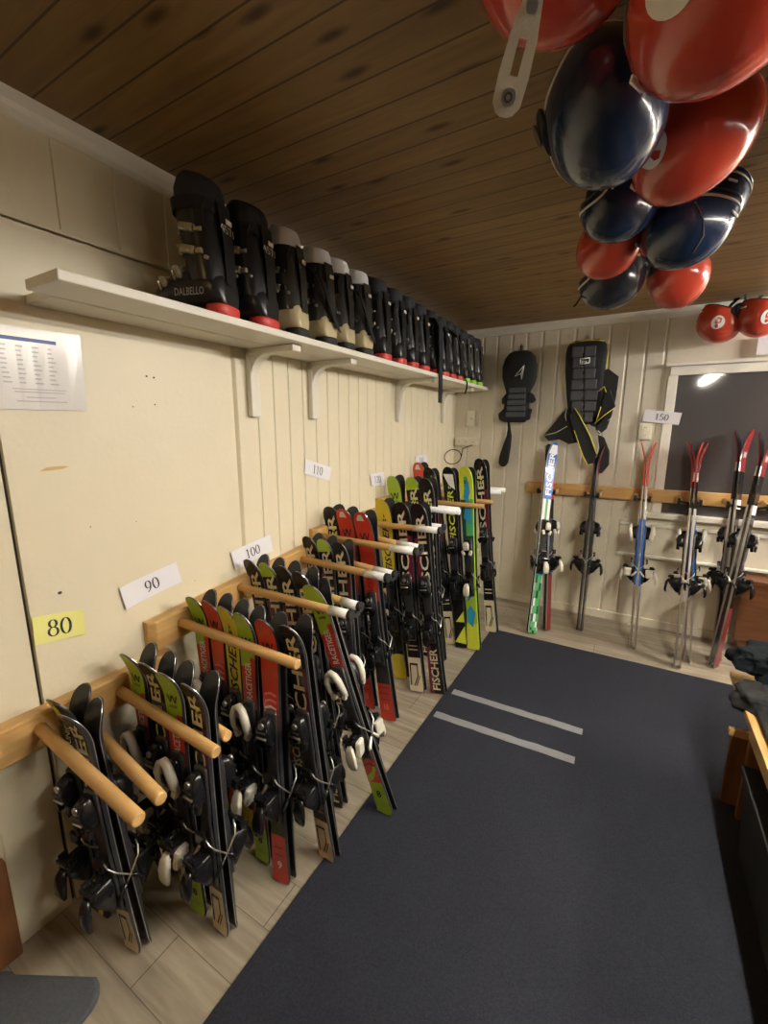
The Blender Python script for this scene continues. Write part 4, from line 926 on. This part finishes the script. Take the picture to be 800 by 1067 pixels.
# each helmet hangs upside down by its chin strap: (place, tilt, turn, size)
HL = [('hplain', (-.185, .86, 2.245), 195, -20, -60, 1.0, 'red helmet at the top edge with a pale grey ear strap hanging from it'),
      ('hred', (.055, .92, 2.155), 200, 15, 150, 1.12, 'nearest and biggest red helmet, dark, in the upper right corner'),
      ('hblue', (-.13, 1.17, 2.165), 165, 20, 150, 1.08, 'biggest navy helmet, left side of the cluster'),
      ('hred', (.04, 1.40, 2.185), 190, 25, 215, 1.06, 'bright red helmet with shiny right edge in the middle of the cluster'),
      ('hblue', (-.115, 1.62, 2.175), 150, 0, 120, .86, 'small navy helmet below the biggest navy one'),
      ('hclip', (.07, 1.75, 2.12), 175, 10, 60, .98, 'navy helmet with a dangling thin strap, right side of the cluster'),
      ('hblue', (.125, 1.84, 2.20), 160, 20, 20, .86, 'navy helmet tucked behind right, under the bright red one'),
      ('hplain', (-.155, 1.86, 2.14), 185, 0, 60, .86, 'red helmet squeezed between two dark helmets on the left of the cluster'),
      ('hblack', (-.145, 2.03, 2.08), 150, 0, 100, .90, 'black-blue helmet at the lower left end of the cluster'),
      ('hplain', (.075, 2.14, 2.08), 180, 10, 200, .92, 'red helmet at the lowest tip of the cluster')]
DIRS = {1: ((.1, -.3, -.95), 'E', (-.48, -.87, -.12)), 2: ((.45, -.45, -.70), 'F', (-.2, .9, .1)), 3: ((.0, -.25, -.95), 'E', (-.5, -.83, -.27))}
for k, (key, loc, rx, ry, rz, sc, lab) in enumerate(HL):
    if k in DIRS: helmet_dir(key, loc, *DIRS[k], sc, lab, CL)
    else: helmet(key, loc, rx, ry, rz, sc, lab, CL)
helmet('hred', (.375, YB-.16, 2.165), 140, 0, -70, .98, 'left of two red helmets hung high on the back wall', 'helmets on the back wall')
helmet('hred', (.565, YB-.18, 2.175), 150, 0, -50, .98, 'right of two red helmets hung high on the back wall', 'helmets on the back wall')
# the net cord the cluster hangs on, hook by hook
for k, (x, y) in enumerate(((-.05, .95), (.0, 1.35), (0., 1.75), (.0, 2.08), (.49, YB-.12))):
    o = empty('ceiling_hook', (x, y, ZC), f'small ceiling hook with cord, {ORD[k]} from the viewer' if k < 4 else 'small metal hook above the two red helmets on the back wall', 'hook', 'hooks in the ceiling')
    mb = MB(); mb.tube([(0, 0, 0), (0, 0, -.02), (.012, 0, -.032), (.012, 0, -.045), (0, 0, -.052), (-.012, 0, -.045)], .003, 'steel', 8); link('hook_wire', mb.mesh('hook_wire'), o)
    mb = MB(); mb.tube([(0, 0, -.05), (.004, 0, -.10)], .003, 'strap', 6); link('cord', mb.mesh('cord'), o)
# the pale ear strap with a snap
mb = MB(); A, B_ = ray(556, -2, .93), ray(524, 122, .95); sd = ray(540, 60, .94)-Vector((0, 0, 1.5)); ax = (B_-A).normalized(); side = ax.cross(sd).normalized()
o = empty('ear_strap', A, 'pale grey ear strap with slot and metal snap dangling at the very top', 'strap'); rings_w = [.026, .036, .044, .046, .045, .042, .030]
pts = [A+(B_-A)*t for t in (0, .12, .35, .55, .75, .92, 1.)]
nn = ax.cross(side).normalized()
mb = MB(); L_ = []
for p, w in zip(pts, rings_w): L_.append((p, w/2))
# two rails and bridges so the slot is open
def quadbar(p0, p1, a0, a1, b0, b1):
    r = []
    for p, a, b in ((p0, a0, b0), (p1, a1, b1)): r.append([p+side*a-nn*.002-A, p+side*b-nn*.002-A, p+side*b+nn*.002-A, p+side*a+nn*.002-A])
    mb.loft(r, 'greystrap', smooth=False)
P_ = lambda t: A+(B_-A)*t
quadbar(P_(0), P_(.30), -.013, -.020, .013, .020)
quadbar(P_(.30), P_(.62), -.020, -.023, -.006, -.006); quadbar(P_(.30), P_(.62), .006, .006, .020, .023)
quadbar(P_(.62), P_(.88), -.023, -.022, .023, .022); quadbar(P_(.88), P_(.97), -.022, -.014, .022, .014); quadbar(P_(.97), P_(1.0), -.014, -.006, .014, .006)
link('webbing', mb.mesh('webbing'), o)
mb = MB(); q = P_(.80)-A; f_ = nn if nn.dot(sd) < 0 else -nn
mb.tube([q+f_*.001, q+f_*.005], .011, 'steel', 18); mb.tube([q+f_*.005, q+f_*.0065], .0065, 'gap', 14); mb.tube([q+f_*.005, q+f_*.008], .0035, 'steel', 12)
link('snap', mb.mesh('snap'), o)['label'] = 'round metal snap'
mb = MB(); q0 = P_(.05)-A; mb.tube([q0+f_*.001, q0+f_*.006], .008, 'steel', 14); link('rivet', mb.mesh('rivet'), o)
# thin tails and straps hanging off the cluster
for pts, r, lab in (([(-.235, 2.0, 2.05), (-.25, 2.0, 2.02), (-.265, 2.0, 1.995), (-.275, 2.0, 1.985)], .004, 'thin black cord tail off the lower left of the helmet cluster'), ([(.075, 1.62, 2.13), (.10, 1.615, 2.08), (.105, 1.62, 2.04), (.085, 1.64, 2.005)], .0035, 'thin dark strap looped down the front of a navy helmet')):
    mb = MB(); mb.tube(pts, r, 'strap', 6); tag(link('cord_tail', mb.mesh('cord_tail')), lab, 'cord')
# small white paper at the right edge
mb = MB(); mb.box((.70, YB-.05, 2.02), (.20, .002, .11), 'paper'); tag(link('paper_sheet', mb.mesh('paper_sheet')), 'plain white paper under the right red helmet at the picture edge', 'paper')

# ------------------------------------------------------------------ right side: shaded panel block, bench, jacket, shade box
o = empty('shade_panel', (.70, YB-.15, 0), 'dark brown block for a shaded low wall panel behind the rightmost skis', 'shade_panel'); T = Matrix.Translation((.70, YB-.15, 0)).inverted()  # stands for a low brown wall panel, its shadow in the dark colour
mb = MB(); mb.box((1.30, YB-.10, .30), (1.2, .16, .40), 'darkbrown', bev=.006); child('body', mb, o, T)
mb = MB(); mb.box((1.30, YB-.105, .515), (1.24, .18, .03), 'darkbrown', bev=.006); child('lid', mb, o, T)
for x in (.76, 1.84):
    mb = MB(); mb.box((x, YB-.10, .052), (.06, .12, .104), 'darkbrown', bev=.004); child('foot', mb, o, T)
o = empty('bench', (.46, .6, 0), 'wooden bench with golden edge along the right side of the rug', 'bench'); T = Matrix.Translation((.46, .6, 0)).inverted()
mb = MB(); mb.box((.74, 1.25, .437), (.56, 2.05, .026), 'pine', bev=.004); child('seat', mb, o, T)
for y in (.35, 1.93):
    mb = MB(); mb.box((.74, y, .216), (.52, .03, .416), 'brown', bev=.004); child('end_panel', mb, o, T)
mb = MB(); mb.box((.75, 1.2, .462), (.53, 1.9, .024), 'rubber', bev=.008); child('seat_pad', mb, o, T, 'black seat pad')
mb = MB(); mb.box((.48, 1.13, .40), (.022, 1.55, .05), 'pine', bev=.003); child('apron', mb, o, T)
mb = MB(); mb.box((.68, 2.0, .325), (.50, .022, .03), 'pine', bev=.004); mb.box((.68, 2.0, .16), (.48, .02, .304), 'brown', bev=.003); child('back_panel', mb, o, T)
o = empty('shade_box', (.70, 1.1, .008), 'black box added for the deep shade under the bench', 'box'); T = Matrix.Translation((.70, 1.1, .008)).inverted()  # black box put in to stand for the shade below the seat
mb = MB(); mb.loft([[(.70+sx*w, 1.1+sy*l, z) for sx, sy in ((-1, -1), (1, -1), (1, 1), (-1, 1))] for z, w, l in ((.0085, .235, .66), (.29, .25, .69))], 'rubber', smooth=False); child('tub', mb, o, T)
mb = MB(); mb.box((.70, 1.1, .305), (.52, 1.42, .028), 'rubber', bev=.006); child('lid', mb, o, T)
def heap(cx, cy, cz, rx, ry, rz, key, seed, amp=.28):
    mb = MB(); bm = bmesh.new(); bmesh.ops.create_icosphere(bm, subdivisions=5, radius=1.)
    for v in bm.verts:
        p = v.co.copy(); q = Vector([math.copysign(abs(c)**.75, c) for c in p])
        d = noise.noise(p*1.7+Vector((seed, 0, 0)))*amp + abs(noise.noise(Vector((p.x*4+seed, p.y*2, p.z*1.5))))*amp*.7 + noise.noise(p*7+Vector((0, seed, 0)))*amp*.16
        q *= 1 + d
        v.co = Vector((cx+q.x*rx, cy+q.y*ry, max(cz-rz, cz+q.z*rz)))
    mb.bm(bm, key, smooth=True); return mb
o = empty('jacket', (.8, 2.1, .45), 'black-teal jacket heaped on the far end of the bench', 'jacket'); T = Matrix.Translation((.8, 2.1, .45)).inverted()
child('body', heap(.80, 2.12, .545, .30, .20, .095, 'jacket', 3.1), o, T)
child('sleeve', heap(.60, 2.19, .56, .16, .085, .05, 'jacket', 8.4, .22), o, T)
mb = heap(.56, 2.02, .475, .13, .09, .055, 'fabric', 5.7, .2); child('hem', mb, o, T)

# ------------------------------------------------------------------ lamps, camera, world
def lamp(x, y, z, ln, lab, axis='y', key='tube', trough=True):
    o = empty('ceiling_lamp', (x, y, ZC), lab, 'lamp', 'fluorescent ceiling lamps'); mb = MB(); d = (.10, ln+.06, .035) if axis == 'y' else (ln+.06, .10, .035)
    mb.box((0, 0, -.0175), d, 'white', bev=.005); link('housing', mb.mesh('housing'), o)
    mb = MB(); e = Vector((0, ln/2, 0)) if axis == 'y' else Vector((ln/2, 0, 0)); zz = Vector((0, 0, z-ZC)); mb.tube([zz-e, zz+e], .019, key, 12); link('tube', mb.mesh('tube'), o)
    if trough:                      # white hood added over the tube to keep its light off the upper wall
        mb = MB(); t = z-ZC
        rings = [[(a, yy, t+b) for a, b in ((-.050, -.010), (-.046, -.010), (-.030, .030), (.030, .030), (.046, -.010), (.050, -.010), (.034, .035), (-.034, .035))] for yy in (-ln/2-.02, ln/2+.02)]
        mb.loft(rings, 'white', smooth=False); link('added_hood', mb.mesh('added_hood'), o)
    for s_ in (-1, 1):
        mb = MB(); mb.box(tuple(e*s_*1.01+Vector((0, 0, (z-ZC)/2-.012))), (.03, .03, abs(z-ZC)-.012), 'white', bev=.003); link('holder', mb.mesh('holder'), o)
lamp(.64, 1.2, 2.075, 1.3, 'fluorescent tube lamp over the bench, mirrored in the dark window')
lamp(2.2, 3.05, 2.12, 1.1, 'fluorescent tube lamp on the ceiling far to the right', key='tube2', trough=False)

o = empty('fill_globe', (-.5, -1.3, ZC), 'added round warm fill globe behind the viewer', 'lamp')  # unseen globe added to warm and brighten the near left corner
mb = MB(); mb.tube([(0, 0, 0), (0, 0, -.03)], .06, 'white', 20); link('mount', mb.mesh('mount'), o)
mb = MB(); mb.loft([ellipse(0, 0, .11*math.sin(a), .11*math.sin(a), -.12+.10*math.cos(a), 24) for a in [PI*(.08+.84*i/12) for i in range(13)]], 'bulb'); link('globe', mb.mesh('globe'), o)
w = bpy.data.worlds.new('world'); SC.world = w; w.use_nodes = True
w.node_tree.nodes['Background'].inputs[0].default_value = (.9, .8, .62, 1); w.node_tree.nodes['Background'].inputs[1].default_value = .02

f, p, yw, r = 448., .1926, .5247, .00407
ri = Vector((math.cos(yw), math.sin(yw), 0)); fw = Vector((-math.sin(yw), math.cos(yw), 0)); up = Vector((0, 0, 1))
f2 = math.cos(p)*fw - math.sin(p)*up; u2 = math.cos(p)*up + math.sin(p)*fw
r2 = math.cos(r)*ri + math.sin(r)*u2; u3 = math.cos(r)*u2 - math.sin(r)*ri
cd = bpy.data.cameras.new('camera'); cam = bpy.data.objects.new('camera', cd); COL.objects.link(cam)
T = Matrix((r2, u3, -f2)).transposed().to_4x4(); T.translation = (0, 0, 1.5); cam.matrix_world = T
cd.sensor_fit = 'HORIZONTAL'; cd.sensor_width = 36.; cd.lens = 36.*f/800.; cd.clip_start = .02
SC.camera = cam
vs = SC.view_settings; vs.view_transform = 'Standard'; vs.look = 'None'; vs.exposure = 3.3; vs.gamma = 1.; vs.use_curve_mapping = False
